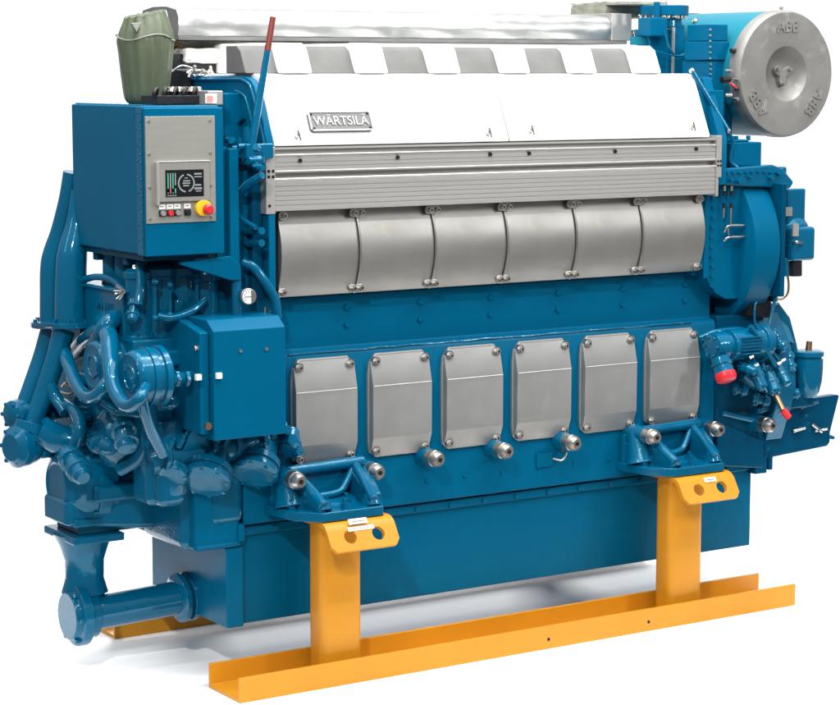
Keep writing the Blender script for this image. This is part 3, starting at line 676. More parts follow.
for i in range(9): b.bolt((1.845+i*.031, -.061, 1.645-.004*(i > 6)), nY, .006, .012)
for x, z, r0 in ((1.86, 1.62, .008), (1.90, 1.615, .012), (1.955, 1.625, .006), (2.06, 1.622, .010), (2.10, 1.635, .007)): b.bolt((x, -.062, z), nY, r0, .018)
b.build('shelf_fittings', 'cast', E)
b = MB(); b.box(1.90, 2.055, -.02, .14, 1.665, 1.755); b2 = b.box(1.915, 2.0, -.01, .1, 1.755, 1.765); cb = b.build('terminal_box', 'sheet', E, .006)
b = MB(); 
for x in (1.93, 1.95, 1.97, 2.03): b.cyl((x, .03, 1.76), (x, .03, 1.778), .009, .008, 8)
b.build('box_bolts', 'cast', cb)
# turbocharger side column, big boxes
b = MB(); b.box(1.889, 1.98, .103, .26, 1.70, 2.06); b.box(1.882, 1.988, .097, .24, 2.062, 2.133); b.box(1.886, 1.982, .102, .23, 2.134, 2.198); b.box(1.86, 1.90, .14, .34, 1.70, 2.0)
tb = b.build('air_cooler_housing', 'sheet', E, .005, 3)
b = MB()
for i in range(16): b.cyl((1.896, .105, 1.77+i*.0185), (1.896, .096, 1.77+i*.0185), .0045, .004, 8)
for i in range(6): b.cyl((1.889, .098, 2.07+i*.0215), (1.889, .0925, 2.07+i*.0215), .004, .004, 8)
b.build('cooler_bolts', 'steel', tb)
b = MB(); b.box(1.98, 2.03, .12, .3, 1.70, 1.95); b.build('cooler_side_flange', 'cast', tb, .008)
# diagonal stay
p0, p1 = at(692, 71, Y=.02), at(728, 131, Y=-.04)
b = MB(); b.cyl(p0, p1, .0105, None, 14); st = b.build('diagonal_stay', 'pipe', E)
b = MB(); b.ball(p0, .011); b.ball(p1, .011); b.build('stay_bolt', 'steel', st)
MB().tube([p1, at(733, 142, Y=-.04), at(730, 160, Y=-.03), at(738, 168, Y=-.04)], .006).build('stay_pipe', 'pipe', st)
# lower hood-side cheek (blue, right of the hood)
b = MB(); b.prism([(-.07, 1.60), (-.07, 1.776), (.03, 2.0), (.3, 2.0), (.3, 1.60)], 'x', 1.80, 1.84); b.build('hood_end_cheek', 'sheet', E, .005)
# exhaust neck and flange
fc = at(672, 9, Y=.35)
xn = fc.x
b = MB(); b.cyl((xn, .40, 2.235), (xn, .40, 2.275), .098, .098, 40); b.cyl((xn, .40, 2.190), (xn, .40, 2.228), .075, .07, 36); NX0, NX1 = at(673, 50, Y=.33).x, at(684.5, 50, Y=.33).x
b.box(NX0, NX1, .33, .44, 1.86, 2.20)
b.prism([(NX0-.10, 2.12), (NX0-.04, 1.90), (NX0+.01, 1.90), (NX0+.01, 2.18), (NX0-.12, 2.18)], 'y', .345, .43)
nk = b.build('exhaust_neck', 'cast', E, .004, 2)
b = MB(); b.boltring((xn, .40, 2.235), -nZ, .085, 12, .008, .012); b.build('neck_bolts', 'steel', nk)
MB().box(NX0-.004, NX0+.004, .324, .334, 1.98, 2.19).build('neck_edge_strip', 'ext', nk)  # pale strip along the neck's front edge
b = MB().box(xn-.145, xn-.06, .30, .38, 2.155, 2.225); b.build('actuator_box', 'sheet', nk, .005)
b = MB().cyl((xn-.1, .32, 2.225), (xn-.1, .32, 2.285), .012); b.tube([(xn-.08, .30, 2.18), (xn-.05, .29, 2.10), (xn+.0, .30, 2.08), (xn+.09, .30, 2.12)], .004); b.tube([(xn-.12, .30, 2.10), (xn-.03, .29, 2.08), (xn+.10, .29, 2.09)], .003); b.build('small_pipe', 'pipe', nk)
a_ = at(640, 42, Y=.38); MB().box(a_.x-.05, a_.x+.07, .36, .38, a_.z-.012, a_.z+.018).build('type_plate', 'cyan', nk, .002)
# turbocharger silencer
sc = at(779.5, 74, Y=.05); sx, sz = sc.x, sc.z; R_ = .243
b = MB(); b.turn((sx, .062, sz), (sx, .56, sz), [(0, R_*.985), (.03, R_*.985), (1, R_*.985)], 72); si = b.build('intake_silencer', 'cyan', E)
b = MB(); b.turn((sx, .56, sz), (sx, .62, sz), [(0, R_*1.0), (.5, R_*1.0), (1, R_*.7)], 60); b.build('silencer_back', 'recess', si)
b = MB(); b.turn((sx, .065, sz), (sx, .010, sz), [(0, R_*.90), (.01, R_*1.0), (.55, R_*1.0), (.85, R_*.985), (1, R_*.96), (1.0, R_*.46), (.98, R_*.43), (.86, R_*.41), (.60, R_*.33), (.40, R_*.24), (.32, R_*.16), (.31, .0005)], 80, False)
fa = b.build('silencer_face', 'silenc', si, 0, 2, 25)
for ang, rr in ((0, 0), (128, 0), (-128, 0)):
    a = math.radians(ang)
    Tm = Matrix.Translation((sx+math.sin(a)*R_*.735, .009, sz+math.cos(a)*R_*.735))@Matrix.Rotation(a, 4, 'Y')@FRONT
    text_mb('ABB', .062, .0035, Tm, 'silenc', 'raised_lettering', fa, .0012)
b = MB()
for i in range(3):
    a = math.radians(90+i*120+60); b.cyl((sx+math.cos(a)*.036, .035, sz+math.sin(a)*.036), (sx+math.cos(a)*.036, .016, sz+math.sin(a)*.036), .009, .008, 8)
b.build('hub_bolt', 'steel', fa)
lob = []
for i in range(36):
    a = math.radians(i*10); q = .034+.014*math.cos(3*(a-math.radians(90+60))); lob.append((sx+math.cos(a)*q, sz+math.sin(a)*q))
MB().prism(lob, 'y', .028, .055).build('hub_cover', 'silenc', fa, .003, 3)
MB().cyl((sx, .05, sz+R_), (sx, .05, sz+R_+.012), .008).build('lifting_lug', 'steel', si)
b = MB(); b.ball((sx-.13, .40, sz+.205), .012); b.build('lifting_lug', 'steel', si)
b = MB(); b.turn((sx, .60, sz), (sx, .80, sz), [(0, .20), (1, .14)], 40); b.build('turbocharger_casing', 'cast', E)
# silencer bracket fittings
b = MB()
for px, py, d in ((734, 80, nY), (731, 95, nX), (727, 71, nY), (733, 99, nY)): p = at(px, py, Y=.02); b.cyl(p, p+d*.03, .008, .006, 10)
b.cyl(at(727, 79, Y=.03), at(736, 88, Y=.02), .005); b.build('sensor_fitting', 'steel', E)
b = MB().cyl(at(722, 80, Y=.03), at(729, 79, Y=.03), .014); b.cyl(at(731, 51, Y=.05), at(737, 51, Y=.05), .009); b.ball(at(737, 89, Y=.0), .009); b.build('sensor_plug', 'black', E)
MB().cyl(at(730, 83, Y=.0), at(736, 88, Y=.0), .004).build('red_lead', 'red', E)
# push-fit tubes on the housing
for x in (724.5, 731.5):
    o = MB().cyl(at(x, 184, Y=-.05), at(x, 190.5, Y=-.05), .0075, .006).cyl(at(x, 190, Y=-.05), at(x, 196, Y=-.05), .0055).build('hose_tail', 'black', gh)
    MB().cyl(at(x, 186, Y=-.056), at(x, 191, Y=-.056), .006).build('hose_ferrule', 'steel', gh)
    MB().cyl(at(x-.5, 203, Y=-.05), at(x-.5, 208, Y=-.05), .006).build('hose_tail', 'black', gh)
    MB().cyl(at(x-.5, 208, Y=-.05), at(x-1, 218 if x < 728 else 228, Y=-.05), .0045, .003).build('hose_ferrule', 'steel', gh)
b = MB(); b.cyl(at(731, 225.5, Y=-.06), at(744, 225.5, Y=-.06), .0055); b.cyl(at(733, 237, Y=-.06), at(744, 237, Y=-.06), .0055)
b.tube([at(724, 232, Y=-.05), at(727, 227, Y=-.06), at(731, 225.5, Y=-.06)], .004); b.tube([at(723.5, 241, Y=-.05), at(727, 238, Y=-.06), at(733, 237, Y=-.06)], .004); b.tube([at(728, 227, Y=-.055), at(729, 236, Y=-.055)], .0035, 8, 0)
b.build('steel_elbow_fitting', 'steel', gh)
# governor
b = MB().box(2.155, 2.25, -.06, .08, 1.34, 1.575); b.box(2.13, 2.16, -.05, .12, 1.22, 1.66); go = b.build('speed_governor', 'cast', E, .008, 3)
a_ = at(783.5, 207.5, Y=-.06); c_ = at(791.5, 216, Y=-.06); MB().box(a_.x, c_.x, -.064, -.058, c_.z, a_.z).build('type_plate', 'panel', go)
b = MB(); b.turn((2.21, -.0, 1.29), (2.21, .0, 1.475), [(0, .05), (.1, .075), (.75, .085), (.95, .06), (1, .03)], 32); b.box(2.15, 2.27, -.10, .05, 1.30, 1.43)
b.build('governor_body', 'cast', go, .045, 6)
a_ = at(795, 230, Y=-.10); MB().box(a_.x-.014, a_.x+.014, -.106, -.098, a_.z-.024, a_.z+.024).build('scale_plate', 'ext', go)
b = MB(); b.tube([at(793, 243, Y=-.1), at(797, 242, Y=-.13), at(802, 243, Y=-.1)], .005); b.cyl(at(804, 247, Y=-.08), at(808.5, 248, Y=-.08), .010, .008, 12); b.build('governor_fittings', 'steel', go)
MB().cyl(at(795, 254, Y=-.06), at(795, 276, Y=-.06), .027, None, 28).build('solenoid_can', 'black', go, .003)
b = MB().cyl(at(783, 258, Y=-.06), at(784, 276, Y=-.06), .02); b.box(2.12, 2.145, -.03, .05, 1.14, 1.30); b.cyl(at(767, 293, Y=-.05), at(778, 294, Y=-.05), .011); b.build('governor_drive', 'cast', go, .003)
b = MB().tube([at(784, 270, Y=-.05), at(788, 278, Y=-.06), at(788, 292, Y=-.05), at(782, 299, Y=-.04), at(774, 298, Y=-.03)], .0045); b.build('copper_lead', 'copper', go)
MB().tube([at(778, 270, Y=-.05), at(777, 290, Y=-.05), at(772, 312, Y=-.06), at(766, 340, Y=-.08)], .0065).build('cable', 'pipe', go)
MB().tube([at(758, 299, Y=-.04), at(755, 306, Y=-.05), at(755, 324, Y=-.06), at(760, 332, Y=-.06)], .0045).build('cable', 'pipe', go)
MB().prism([(1.98, 1.10), (2.00, 1.15), (2.10, 1.15), (2.10, 1.08)], 'y', -.04, .3).build('black_wedge', 'dark', E)  # near-black wedge between gear housing and flywheel end casing
# flywheel housing
b = MB(); b.prism([(.335+.43*math.cos(a), .80+.43*math.sin(a)) for a in [math.radians(i*5) for i in range(0, 181, 1)][:37]]+[(-.02, .60), (.69, .60)], 'x', 2.105, 2.19)
fh = b.build('flywheel_housing', 'cyan' if False else 'cast', E, .006)
b = MB()
for i in range(9):
    a = math.radians(90+i*11); b.cyl((2.103, .335+.39*math.cos(a), .80+.39*math.sin(a)), (2.095, .335+.39*math.cos(a), .80+.39*math.sin(a)), .011, .01, 8)
b.build('housing_bolts', 'pipe', fh)
# flange plate sloping in front of it
P_ = [at(750, 316, Y=.0), at(779, 302, Y=.05), at(795, 344, Y=.0), at(760, 330, Y=-.03)]
b = MB(); b.hull([p for p in P_]+[p+V((.02, .08, -.01)) for p in P_]); b.build('cover_flange', mat('slate_blue_paint', (.02, .16, .27), .4, spec=.3, var=.06), E, .003)
# base frame bracket on the right
tr, br_, bl, tl = at(838, 396, Y=.0), at(826, 448, Y=.0), at(762, 459, Y=.0), at(770, 406, Y=.0)
b = MB(); b.prism([(bl.x-.02, bl.z), (2.44, .545), (2.455, .56), (2.455, .60), (2.50, .745), (2.48, .748), (2.06, .735)], 'y', -.01, .03)
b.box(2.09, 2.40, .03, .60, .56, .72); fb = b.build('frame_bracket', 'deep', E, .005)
b = MB(); 
for px, py in ((800, 398), (803, 415), (816, 429), (830, 437), (800, 428), (765, 448)): p = at(px, py, Y=-.012); b.cyl(p, p+nY*.02, .009, .007, 8)
b.cyl(at(800, 408, Y=-.02), at(818, 402, Y=-.02), .006); b.build('bracket_bolts', 'cast', fb)
b = MB(); b.cyl(at(793, 431, Y=-.02), at(805, 428, Y=-.03), .008, .005); b.cyl(at(812, 424, Y=-.02), at(822, 432, Y=-.03), .006); b.cyl(at(815, 431, Y=-.02), at(827, 429, Y=-.03), .005)
b.build('steel_fitting', 'steel', fb)
b = MB(); b.box(2.06, 2.12, -.015, .05, .47, .545); b.box(2.13, 2.15, -.015, .05, .48, .545); b.build('frame_lug', 'deep', E, .004)
# starter motor
b = MB(); x0, x1 = at(711, 350, Y=-.10).x, at(768, 340, Y=-.10).x; zs = 1.0
b.turn((x0, -.10, zs), (x1, -.10, zs), [(0, .030), (.02, .05), (.20, .055), (.215, .046), (.27, .046), (.285, .06), (.80, .06), (.82, .072), (.90, .072), (.92, .05), (1, .05)], 36)
b.boltring((x0+.005, -.10, zs), nX, .037, 6, .007, .012)
sm = b.build('starter_motor', 'cast', E, .002)
b = MB()
for i in range(6): b.box(x0+.10, x0+.20, -.163, -.155, zs-.03+i*.012, zs-.026+i*.012)
b.build('motor_fins', 'pipe', sm)
c0_, c1_ = at(720, 358, Y=-.14), at(725, 374, Y=-.17)
b = MB(); b.turn(c0_, c1_, [(0, .036), (.3, .036), (.32, .042), (.45, .042), (.5, .036), (1, .038)], 24); el_ = b.build('outlet_stub', 'cast', sm)
d = (c1_-c0_).normalized(); b = MB(); b.turn(c1_-d*.004, c1_+d*.030, [(0, .040), (.5, .041), (.9, .036), (1, .026)], 30); b.build('red_cap', 'red', el_, .002)
# valves and tubes beside starter
b = MB()
b.tube([at(750, 326, Y=-.14), at(764, 347, Y=-.15), at(776, 366, Y=-.16)], .010, 12); b.tube([at(755, 324, Y=-.12), at(768, 346, Y=-.14), at(780, 362, Y=-.15)], .007, 12)
b.build('air_tube', 'pipe', sm)
for a_, c_, r in (((776, 365), (788, 385), .020), ((752, 362), (763, 390), .024), ((768, 372), (776, 394), .026), ((741, 366), (757, 372), .018)):
    pa, pc = at(*a_, Y=-.12), at(*c_, Y=-.18); b = MB(); b.turn(pa, pc, [(0, r*.7), (.1, r), (.4, r), (.42, r*1.15), (.55, r*1.15), (.57, r), (.9, r), (1, r*.6)], 16)
    b.boltring(pa, pa-pc, r*.6, 4, .005, .01); b.build('air_valve', 'cast', sm, .0015)
b = MB()
for px, py in ((778, 364), (782, 361), (787, 384), (750, 358), (755, 366)): p = at(px, py, Y=-.17); b.cyl(p, p+V((.01, -.01, .008)), .006, .005, 6)
b.build('valve_nut', 'steel', sm)
pa, pc = at(775, 393, Y=-.16), at(783, 410, Y=-.20); pd = at(789, 418, Y=-.215)
b = MB(); b.cyl(pa, pc, .011, .011, 12); dp = b.build('drain_tail', 'copper', sm); MB().cyl(pc, pd, .0145, .0135, 16).build('red_cap', 'red', dp, .002)
b = MB().tube([at(742, 372, Y=-.04), at(760, 384, Y=-.05), at(785, 388, Y=-.04)], .034, 14); b.build('air_pipe', 'cast', sm)
q_ = [(742, 322), (756, 312), (779, 303), (790, 318), (797, 345), (806, 402), (752, 408), (736, 340)]
b = MB().hull([at(x_, y_, Y=.02) for x_, y_ in q_]+[at(x_, y_, Y=.14) for x_, y_ in q_]); b.build('flywheel_end_casting', 'cast', E, .015, 3)
for a_, c_, r_ in (((770, 330), (784, 352), .022), ((788, 352), (792, 372), .020), ((732, 388), (748, 392), .02), ((752, 398), (770, 402), .022), ((744, 346), (752, 358), .018), ((786, 396), (800, 392), .02), ((758, 366), (770, 372), .02)):
    valve(at(*a_, Y=-.05), at(*c_, Y=-.09), r_)
pipe([at(700, 338, Y=-.02), at(716, 332, Y=-.05), at(740, 330, Y=-.05), at(752, 336, Y=-.06)], .012, 'air_pipe')
pipe([at(796, 400, Y=-.02), at(784, 410, Y=-.03), at(770, 408, Y=-.03), at(756, 412, Y=-.02)], .013, 'air_pipe')
# cyl oil filter bowl
cf = at(808, 372, Y=-.05); zt = at(808, 350, Y=-.05).z
b = MB(); b.turn((cf.x, -.05, .76), (cf.x, -.05, zt), [(0, .03), (.12, .045), (.35, .055), (.6, .058), (.82, .058), (.83, .052), (.87, .052), (.88, .06), (.97, .06), (1, .048)], 36); of = b.build('centrifugal_filter', 'cast', E)
MB().cyl((cf.x, -.05, zt), (cf.x+.004, -.05, zt+.034), .013, .012, 12).build('filter_stud', 'copper', of)
b = MB().box(cf.x-.13, cf.x+.03, -.06, .06, .72, .80); b.prism([(2.1, .70), (2.38, .72), (2.34, .80), (2.30, .82), (2.25, .98), (2.1, 1.02)], 'y', .02, .10); b.build('filter_bracket', 'deep', of, .01, 3)
b = MB(); b.cyl(at(722, 413, Y=-.01), at(757, 421, Y=-.03), .011); b.build('cast_rib', 'pipe', E)

# ---- items behind the hood: exhaust duct in foil, its end sheet, dark head
b = MB(); bm = b.bm; n = 60; rows = []
for i in range(n+1):
    x = -.16+(1.70+.16)*i/n; r = []
    for (y, z) in ((.47, 2.140), (.462, 2.17), (.464, 2.205), (.478, 2.228), (.56, 2.240), (.66, 2.242), (.74, 2.232), (.76, 2.20), (.76, 2.14)):
        j = .0025; r.append(bm.verts.new((x, y+random.uniform(-j, j), z+(random.uniform(-j, j) if z > 2.15 else 0))))
    rows.append(r)
for a, c in zip(rows, rows[1:]):
    for i in range(8): bm.faces.new((a[i], a[i+1], c[i+1], c[i]))
    bm.faces.new((a[8], a[0], c[0], c[8]))
bm.faces.new(rows[0]); bm.faces.new(rows[-1][::-1])
du = b.build('exhaust_duct_cover', 'foil', E, 0, 2, 60)
MB().box(-.16, 1.78, .462, .76, 2.126, 2.139).build('duct_edge', 'recess', du, .002)
MB().box(1.702, 1.80, .46, .76, 2.139, 2.244).build('duct_end_sheet', 'ext', du, .003)
MB().box(-.22, .6, .60, .62, 1.95, 2.126).build('rear_heat_shield', 'beige', E, .002)
b = MB().box(-.22, .0, .585, .60, 1.90, 2.0); b.box(-.20, 1.6, .50, .58, 1.95, 2.08); b.build('cable_tray', 'black', E, .004)
b = MB(); b.cyl(at(175, 43, Y=.59), at(175, 43, Y=.575), .012); b.cyl(at(180, 46, Y=.59), at(180, 46, Y=.575), .010); b.build('shield_bolt', 'copper', E)
b = MB(); b.box(-.29, -.13, .42, .57, 1.90, 2.03); hd = b.build('injection_pump', 'black', E, .01)
b = MB()
for i in range(22):
    p = at(random.uniform(186, 214), random.uniform(69, 77), Y=.40); b.cyl(p, p+V((random.uniform(-1, 1), -.3, random.uniform(-1, 1))).normalized()*.025, .006, .005, 8)
b.tube([at(172, 72, Y=.41), at(182, 66, Y=.40), at(196, 70, Y=.40), at(212, 76, Y=.4)], .004)
b.build('injector_fitting', 'steel', hd)
# marker rod at the left end
rb, rm, rt = at(251.5, 146, Y=-.10), at(267.5, 51, Y=-.10), at(273, 17, Y=-.10)
MB().box(-.21, -.11, -.11, -.06, 1.74, 1.79).build('rod_socket', 'cast', E, .006)
ro = MB().cyl(rb, rm, .0135, .0105, 12).build('marker_rod', 'pipe', E); MB().cyl(rm, rt, .0105, .0095, 12).build('rod_tip', 'rodred', ro, .001)

# ================================================================== things lying on the engine
# green fabric cover standing behind the cabinet
b = MB(); bm = b.bm; rows = []; n = 48
gc = at(146, 60, Y=.30)
prof = [(1.90, .070, .07), (1.96, .076, .08), (2.03, .084, .09), (2.09, .091, .095), (2.118, .0945, .095), (2.126, .0945, .095), (2.150, .088, .09), (2.180, .079, .075), (2.200, .073, .062), (2.207, .0715, .06), (2.209, .070, .058)]
for z, rx, ry in prof:
    r = []
    for i in range(n):
        a = 2*math.pi*i/n; w = 1+.028*math.sin(7*a+z*2)+.035*math.sin(15*a+z*5)+.012*math.sin(31*a+z*40)
        dz = (.014*math.cos(a)+.004*math.sin(13*a))*max(0, min(1, (z-2.1)/.1))
        r.append(bm.verts.new((gc.x-.002+math.cos(a)*rx*w, .30+math.sin(a)*ry*w, z+dz)))
    rows.append(r)
for a, c in zip(rows, rows[1:]):
    for i in range(n): bm.faces.new((a[i], a[(i+1) % n], c[(i+1) % n], c[i]))
bm.faces.new(rows[-1]); bm.faces.new(rows[0][::-1])
gb = b.build('fabric_cover', 'green', None, 0, 2, 70); tag(gb, 'grey-green fabric cover tied over an upright behind the blue control cabinet', 'dust cover')
s_ = gb.modifiers.new('sub', 'SUBSURF'); s_.levels = 2; s_.render_levels = 2
b = MB(); r_ = []
for i in range(49):
    a = 2*math.pi*i/48; w = 1.025+.028*math.sin(7*a+2.13*2)+.035*math.sin(15*a+2.13*5); r_.append(V((gc.x-.002+math.cos(a)*.0915*w, .30+math.sin(a)*.095*w, 2.13+.010*math.sin(3*a))))
b.tube(r_, .0028, 6, 0); o = b.build('drawstring', 'tarp', gb)
p = at(136, 27, Y=.225); o = MB().prism([(p.x-.018, p.z+.012), (p.x+.018, p.z+.014), (p.x+.002, p.z-.018)], 'y', .222, .236).build('stitched_patch', 'tarp', gb, .002)
# plastic wrapped bundle
b = MB(); bm = b.bm
a_ = at(183, 61, Y=.50); c_ = at(224, 51, Y=.50)
bmesh.ops.create_cube(bm, size=1, matrix=Matrix.Translation(((a_.x+c_.x)/2, .53, (a_.z+c_.z)/2))@Matrix.Diagonal((c_.x-a_.x, .10, c_.z-a_.z+.014, 1)))
bmesh.ops.subdivide_edges(bm, edges=bm.edges, cuts=6, use_grid_fill=True)
for v in bm.verts: v.co += V((random.uniform(-.004, .004), random.uniform(-.006, .006), random.uniform(-.005, .005)))
wb = b.build('wrapped_bundle', 'plastic', None, 0, 2, 80); tag(wb, 'small clear-plastic wrapped bundle lying under the foil duct behind the cabinet', 'package')
wb.modifiers.new('sub', 'SUBSURF').levels = 1
# tarpaulin on the exhaust outlet
b = MB(); a_ = at(594, 13, Y=.62); c_ = at(656, 13, Y=.62); zt_ = 2.30
bmesh.ops.create_cube(b.bm, size=1, matrix=Matrix.Translation(((a_.x+c_.x)/2, .66, 2.262))@Matrix.Diagonal((c_.x-a_.x, .22, .055, 1)))
bmesh.ops.subdivide_edges(b.bm, edges=b.bm.edges, cuts=6, use_grid_fill=True)
for v in b.bm.verts: v.co += V((random.uniform(-.004, .004), random.uniform(-.006, .006), random.uniform(-.004, .004)+(.02*(v.co.x-a_.x) if v.co.z > 2.27 else 0)))
tp = b.build('tarpaulin_pack', 'tarp', None, 0, 2, 80); tag(tp, 'folded grey-green tarpaulin left of the blue exhaust flange, above the foil duct', 'tarpaulin')
b = MB(); b.prism([(1.80, 2.292), (1.84, 2.312), (2.02, 2.316), (2.02, 2.300), (1.84, 2.296)], 'y', .46, .72)
lid = MB().box(xn-.17, xn+.03, .42, .62, 2.277, 2.290).build('wooden_blank', 'tarp', None, .003); tag(lid, 'thin grey board lying across the top of the blue exhaust flange', 'board')
MB().prism([(1.98, 2.185), (2.30, 2.238), (2.30, 2.222), (1.98, 2.135)], 'y', .62, .70).build('air_duct', 'tarp', E, .004)
b.bm.free()

# ================================================================== yellow stands
def stand(y0, y1, label, front):
    ym = (y0+y1)/2
    R = thing('transport_stand', (.86, ym, 0), label, 'stand', 'yellow transport stands under the engine')
    xl, xr = -.33, 2.066; t = .012; h = .083
    b = MB(); b.prism([(y0, 0), (y1, 0), (y1, h), (y1-t, h), (y1-t, t), (y0+t, t), (y0+t, h), (y0, h)], 'x', xl, xr)
    ch = b.build('channel_rail', 'yellow', R, .0022, 2)
    if front:
        for x in (.9, 1.35): MB().cyl((x, y0-.001, .035), (x, y0+.001, .035), .006).build('bolt_hole', 'dark', ch)
    for xp in (.093, 1.577):
        yc = ym-.0
        pts = []; hx, hy, rr = .080, .05, .028
        for cx, cy, a0 in ((hx-rr, hy-rr, 0), (-hx+rr, hy-rr, 90), (-hx+rr, -hy+rr, 180), (hx-rr, -hy+rr, 270)):
            for k in range(6): a = math.radians(a0+k*18); pts.append((xp+cx+math.cos(a)*rr, yc+cy+math.sin(a)*rr))
        po = MB().prism(pts, 'z', t, .536).build('post', 'yellow', R, 0, 2, 30)
        bd = [V((p_[0]+(p_[0]-xp)*.02, p_[1]+(p_[1]-yc)*.02, t+.002+random.uniform(-.001, .001))) for p_ in pts]
        MB().tube(bd+[bd[0]], .0045, 8, 2).build('weld_bead', 'yellow', po)
        # bent lifting plate with two holes
        s = -1 if front else 1; yb = y0-.0 if front else y1; th = .016
        xa, xb = xp-.103, xp+.160; ytop = ym+(.11 if front else -.11)
        prof = [(ytop, .552)]; r0 = .05; yc_ = yb+(.03 if front else -.03)
        A0 = math.radians(58)
        for k in range(7):
            a = A0*k/6; prof.append((yc_+s*math.sin(a)*r0, .552-r0+math.cos(a)*r0))
        e = prof[-1]; dl = V((math.cos(A0)*s, -math.sin(A0))); L_ = .075
        prof.append((e[0]+dl.x*L_, e[1]+dl.y*L_))
        inner = []
        inner.append((ytop, .552-th))
        for k in range(7):
            a = A0*k/6; inner.append((yc_+s*math.sin(a)*(r0-th), .552-r0+math.cos(a)*(r0-th)))
        e2 = inner[-1]; inner.append((e2[0]+dl.x*L_, e2[1]+dl.y*L_))
        b = MB(); bm = b.bm
        def strip(o_, i_, x):
            return [bm.verts.new((x, p[0], p[1])) for p in o_], [bm.verts.new((x, p[0], p[1])) for p in i_]
        # bent part as prism up to start of flat lip
        b.prism(prof[:8]+inner[:8][::-1], 'x', xa, xb)
        # lip plate with holes, built in its own plane then placed
        W = xb-xa; ob = [(0, 0), (W, 0), (W, L_-.022), (W-.018, L_), (.018, L_), (0, L_-.022)]
        holes = [(W*.31, L_*.36, .0235), (W*.72, L_*.36, .0235)]
        lm = bmesh.new(); ov = [lm.verts.new((u, v, 0)) for u, v in ob]
        edges = [lm.edges.new((ov[i], ov[(i+1) % 6])) for i in range(6)]
        for hu, hv, hr in holes:
            hvs = [lm.verts.new((hu+math.cos(2*math.pi*i/24)*hr, hv+math.sin(2*math.pi*i/24)*hr, 0)) for i in range(24)]
            edges += [lm.edges.new((hvs[i], hvs[(i+1) % 24])) for i in range(24)]
        bmesh.ops.triangle_fill(lm, edges=edges, use_beauty=True)
        ext = bmesh.ops.extrude_face_region(lm, geom=lm.faces[:])
        nrm = V((0, math.sin(A0)*s, math.cos(A0)))
        for v in [g for g in ext['geom'] if isinstance(g, bmesh.types.BMVert)]: v.co.z = -th
        for v in lm.verts:
            u, w_, d_ = v.co; v.co = V((xa+u, e[0]+dl.x*w_, e[1]+dl.y*w_))+nrm*d_
        bmesh.ops.recalc_face_normals(lm, faces=lm.faces)
        tmp = bpy.data.meshes.new('lip'); lm.to_mesh(tmp); lm.free(); bm.from_mesh(tmp); bpy.data.meshes.remove(tmp)
        pl = b.build('lifting_plate', 'yellow', R, 0, 2, 30)
        if front:
            def sticker(u0, u1, v0, v1, nm='paper_label', m='paper', d=.0006, par=None):
                m4 = lambda u, v: V((xa+u*W, e[0]+dl.x*L_*v, e[1]+dl.y*L_*v))+nrm*d
                bb = MB(); q4 = [m4(u0, v0), m4(u1, v0), m4(u1, v1), m4(u0, v1)]; bb.hull(q4+[p-nrm*.0005 for p in q4]); return bb.build(nm, m, par or pl)
            if xp < 1:
                s1 = sticker(.33, .60, -.42, -.16, d=.006); sticker(.38, .56, -.31, -.27, 'label_print', 'ink', .0068, s1)
                s2 = sticker(.30, .68, -.06, .12, d=.002); [sticker(.32+i*.05, .355+i*.05, .01, .06, 'label_print', 'pink', .0028, s2) for i in range(7)]
            else:
                s1 = sticker(.45, .66, -.20, .04, d=.003); sticker(.49, .63, -.10, -.05, 'label_print', 'ink', .0038, s1)
    return R
stand(-.25, -.03, 'yellow steel channel stand with two posts under the near side of the engine', True)
stand(.70, .92, 'yellow steel channel stand under the far side of the engine, only its left end showing', False)

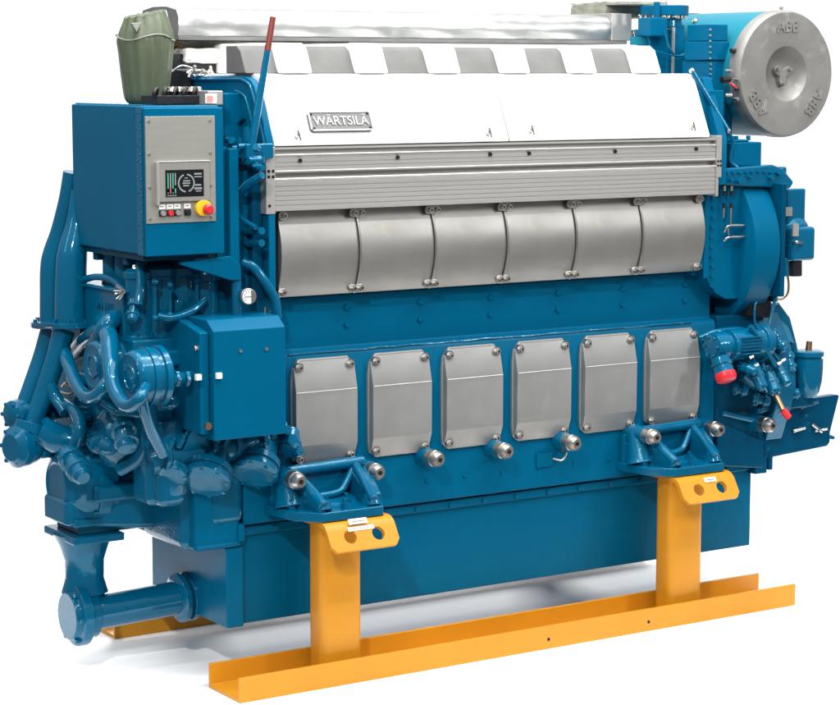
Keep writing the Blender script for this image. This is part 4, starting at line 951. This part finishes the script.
# ================================================================== camera, lamps, world
cd = bpy.data.cameras.new('camera'); cam = bpy.data.objects.new('camera', cd); COL.objects.link(cam)
cam.location = CAMLOC; cam.rotation_euler = (math.pi/2-PITCH, 0, -YAW)
cd.sensor_width = 36; cd.lens = FOC/840*36; cd.clip_end = 500; cd.clip_start = .1
S.camera = cam
def area(name, loc, tgt, sx_, sy_, power, col=(1, 1, 1)):
    l = bpy.data.lights.new(name, 'AREA'); l.shape = 'RECTANGLE'; l.size = sx_; l.size_y = sy_; l.energy = power; l.color = col
    o = bpy.data.objects.new(name, l); COL.objects.link(o); o.location = loc; o.rotation_euler = (V(tgt)-V(loc)).to_track_quat('-Z', 'Y').to_euler(); return o
area('studio_key', (-3.4, -4.2, 4.4), (.9, .2, 1.0), .22, .22, 200, (1, .985, .96))
area('studio_strip', (4.2, -4.4, 3.6), (.9, .2, 1.0), .4, .9, 90)
area('studio_top', (.9, -.2, 5.5), (.9, .1, 1.0), 6, 5, 330)
area('glint_strip_light', (.6, -2.6, 4.6), (.6, -.1, 1.0), 4.5, .07, 110)  # added unseen strips that put line glints on top edges and pipes
area('glint_strip_light', (.6, -.5, 5.0), (.6, .1, 1.0), 4.5, .07, 110)
area('glint_strip_light', (-3.6, .3, 4.2), (-.4, .2, .8), .07, 3.5, 30)
area('studio_back', (3.4, 5.4, 2.4), (1.0, .8, 0), 2.5, 1.2, 420)  # added lamp out of view, lightens the floor under the engine
W = bpy.data.worlds.new('World'); S.world = W; W.use_nodes = True
nt = W.node_tree; L = nt.links.new; bg = nt.nodes['Background']
tc = nt.nodes.new('ShaderNodeTexCoord')
def lobe(d, f0, f1, v):
    dt = nt.nodes.new('ShaderNodeVectorMath'); dt.operation = 'DOT_PRODUCT'
    L(tc.outputs['Generated'], dt.inputs[0]); dt.inputs[1].default_value = V(d).normalized()
    mr = nt.nodes.new('ShaderNodeMapRange'); mr.interpolation_type = 'SMOOTHSTEP'
    mr.inputs['From Min'].default_value = f0; mr.inputs['From Max'].default_value = f1
    mr.inputs['To Min'].default_value = 0; mr.inputs['To Max'].default_value = v
    L(dt.outputs['Value'], mr.inputs['Value']); return mr.outputs[0]
def add(a_, b_):
    n = nt.nodes.new('ShaderNodeMath'); n.operation = 'ADD'
    for i, q in enumerate((a_, b_)):
        if isinstance(q, float): n.inputs[i].default_value = q
        else: L(q, n.inputs[i])
    return n.outputs[0]
# white backdrop behind the engine, brighter overhead, dim elsewhere; shaped for light and reflections
L(add(add(lobe((math.sin(YAW), math.cos(YAW), 0), .74, .90, .95), lobe((0, 0, 1), .15, .8, .62)), .24), bg.inputs['Strength'])
bg.inputs['Color'].default_value = (1, 1, 1, 1)
S.view_settings.view_transform = 'Standard'; S.view_settings.look = 'None'
S.view_settings.exposure = 0; S.view_settings.gamma = 1
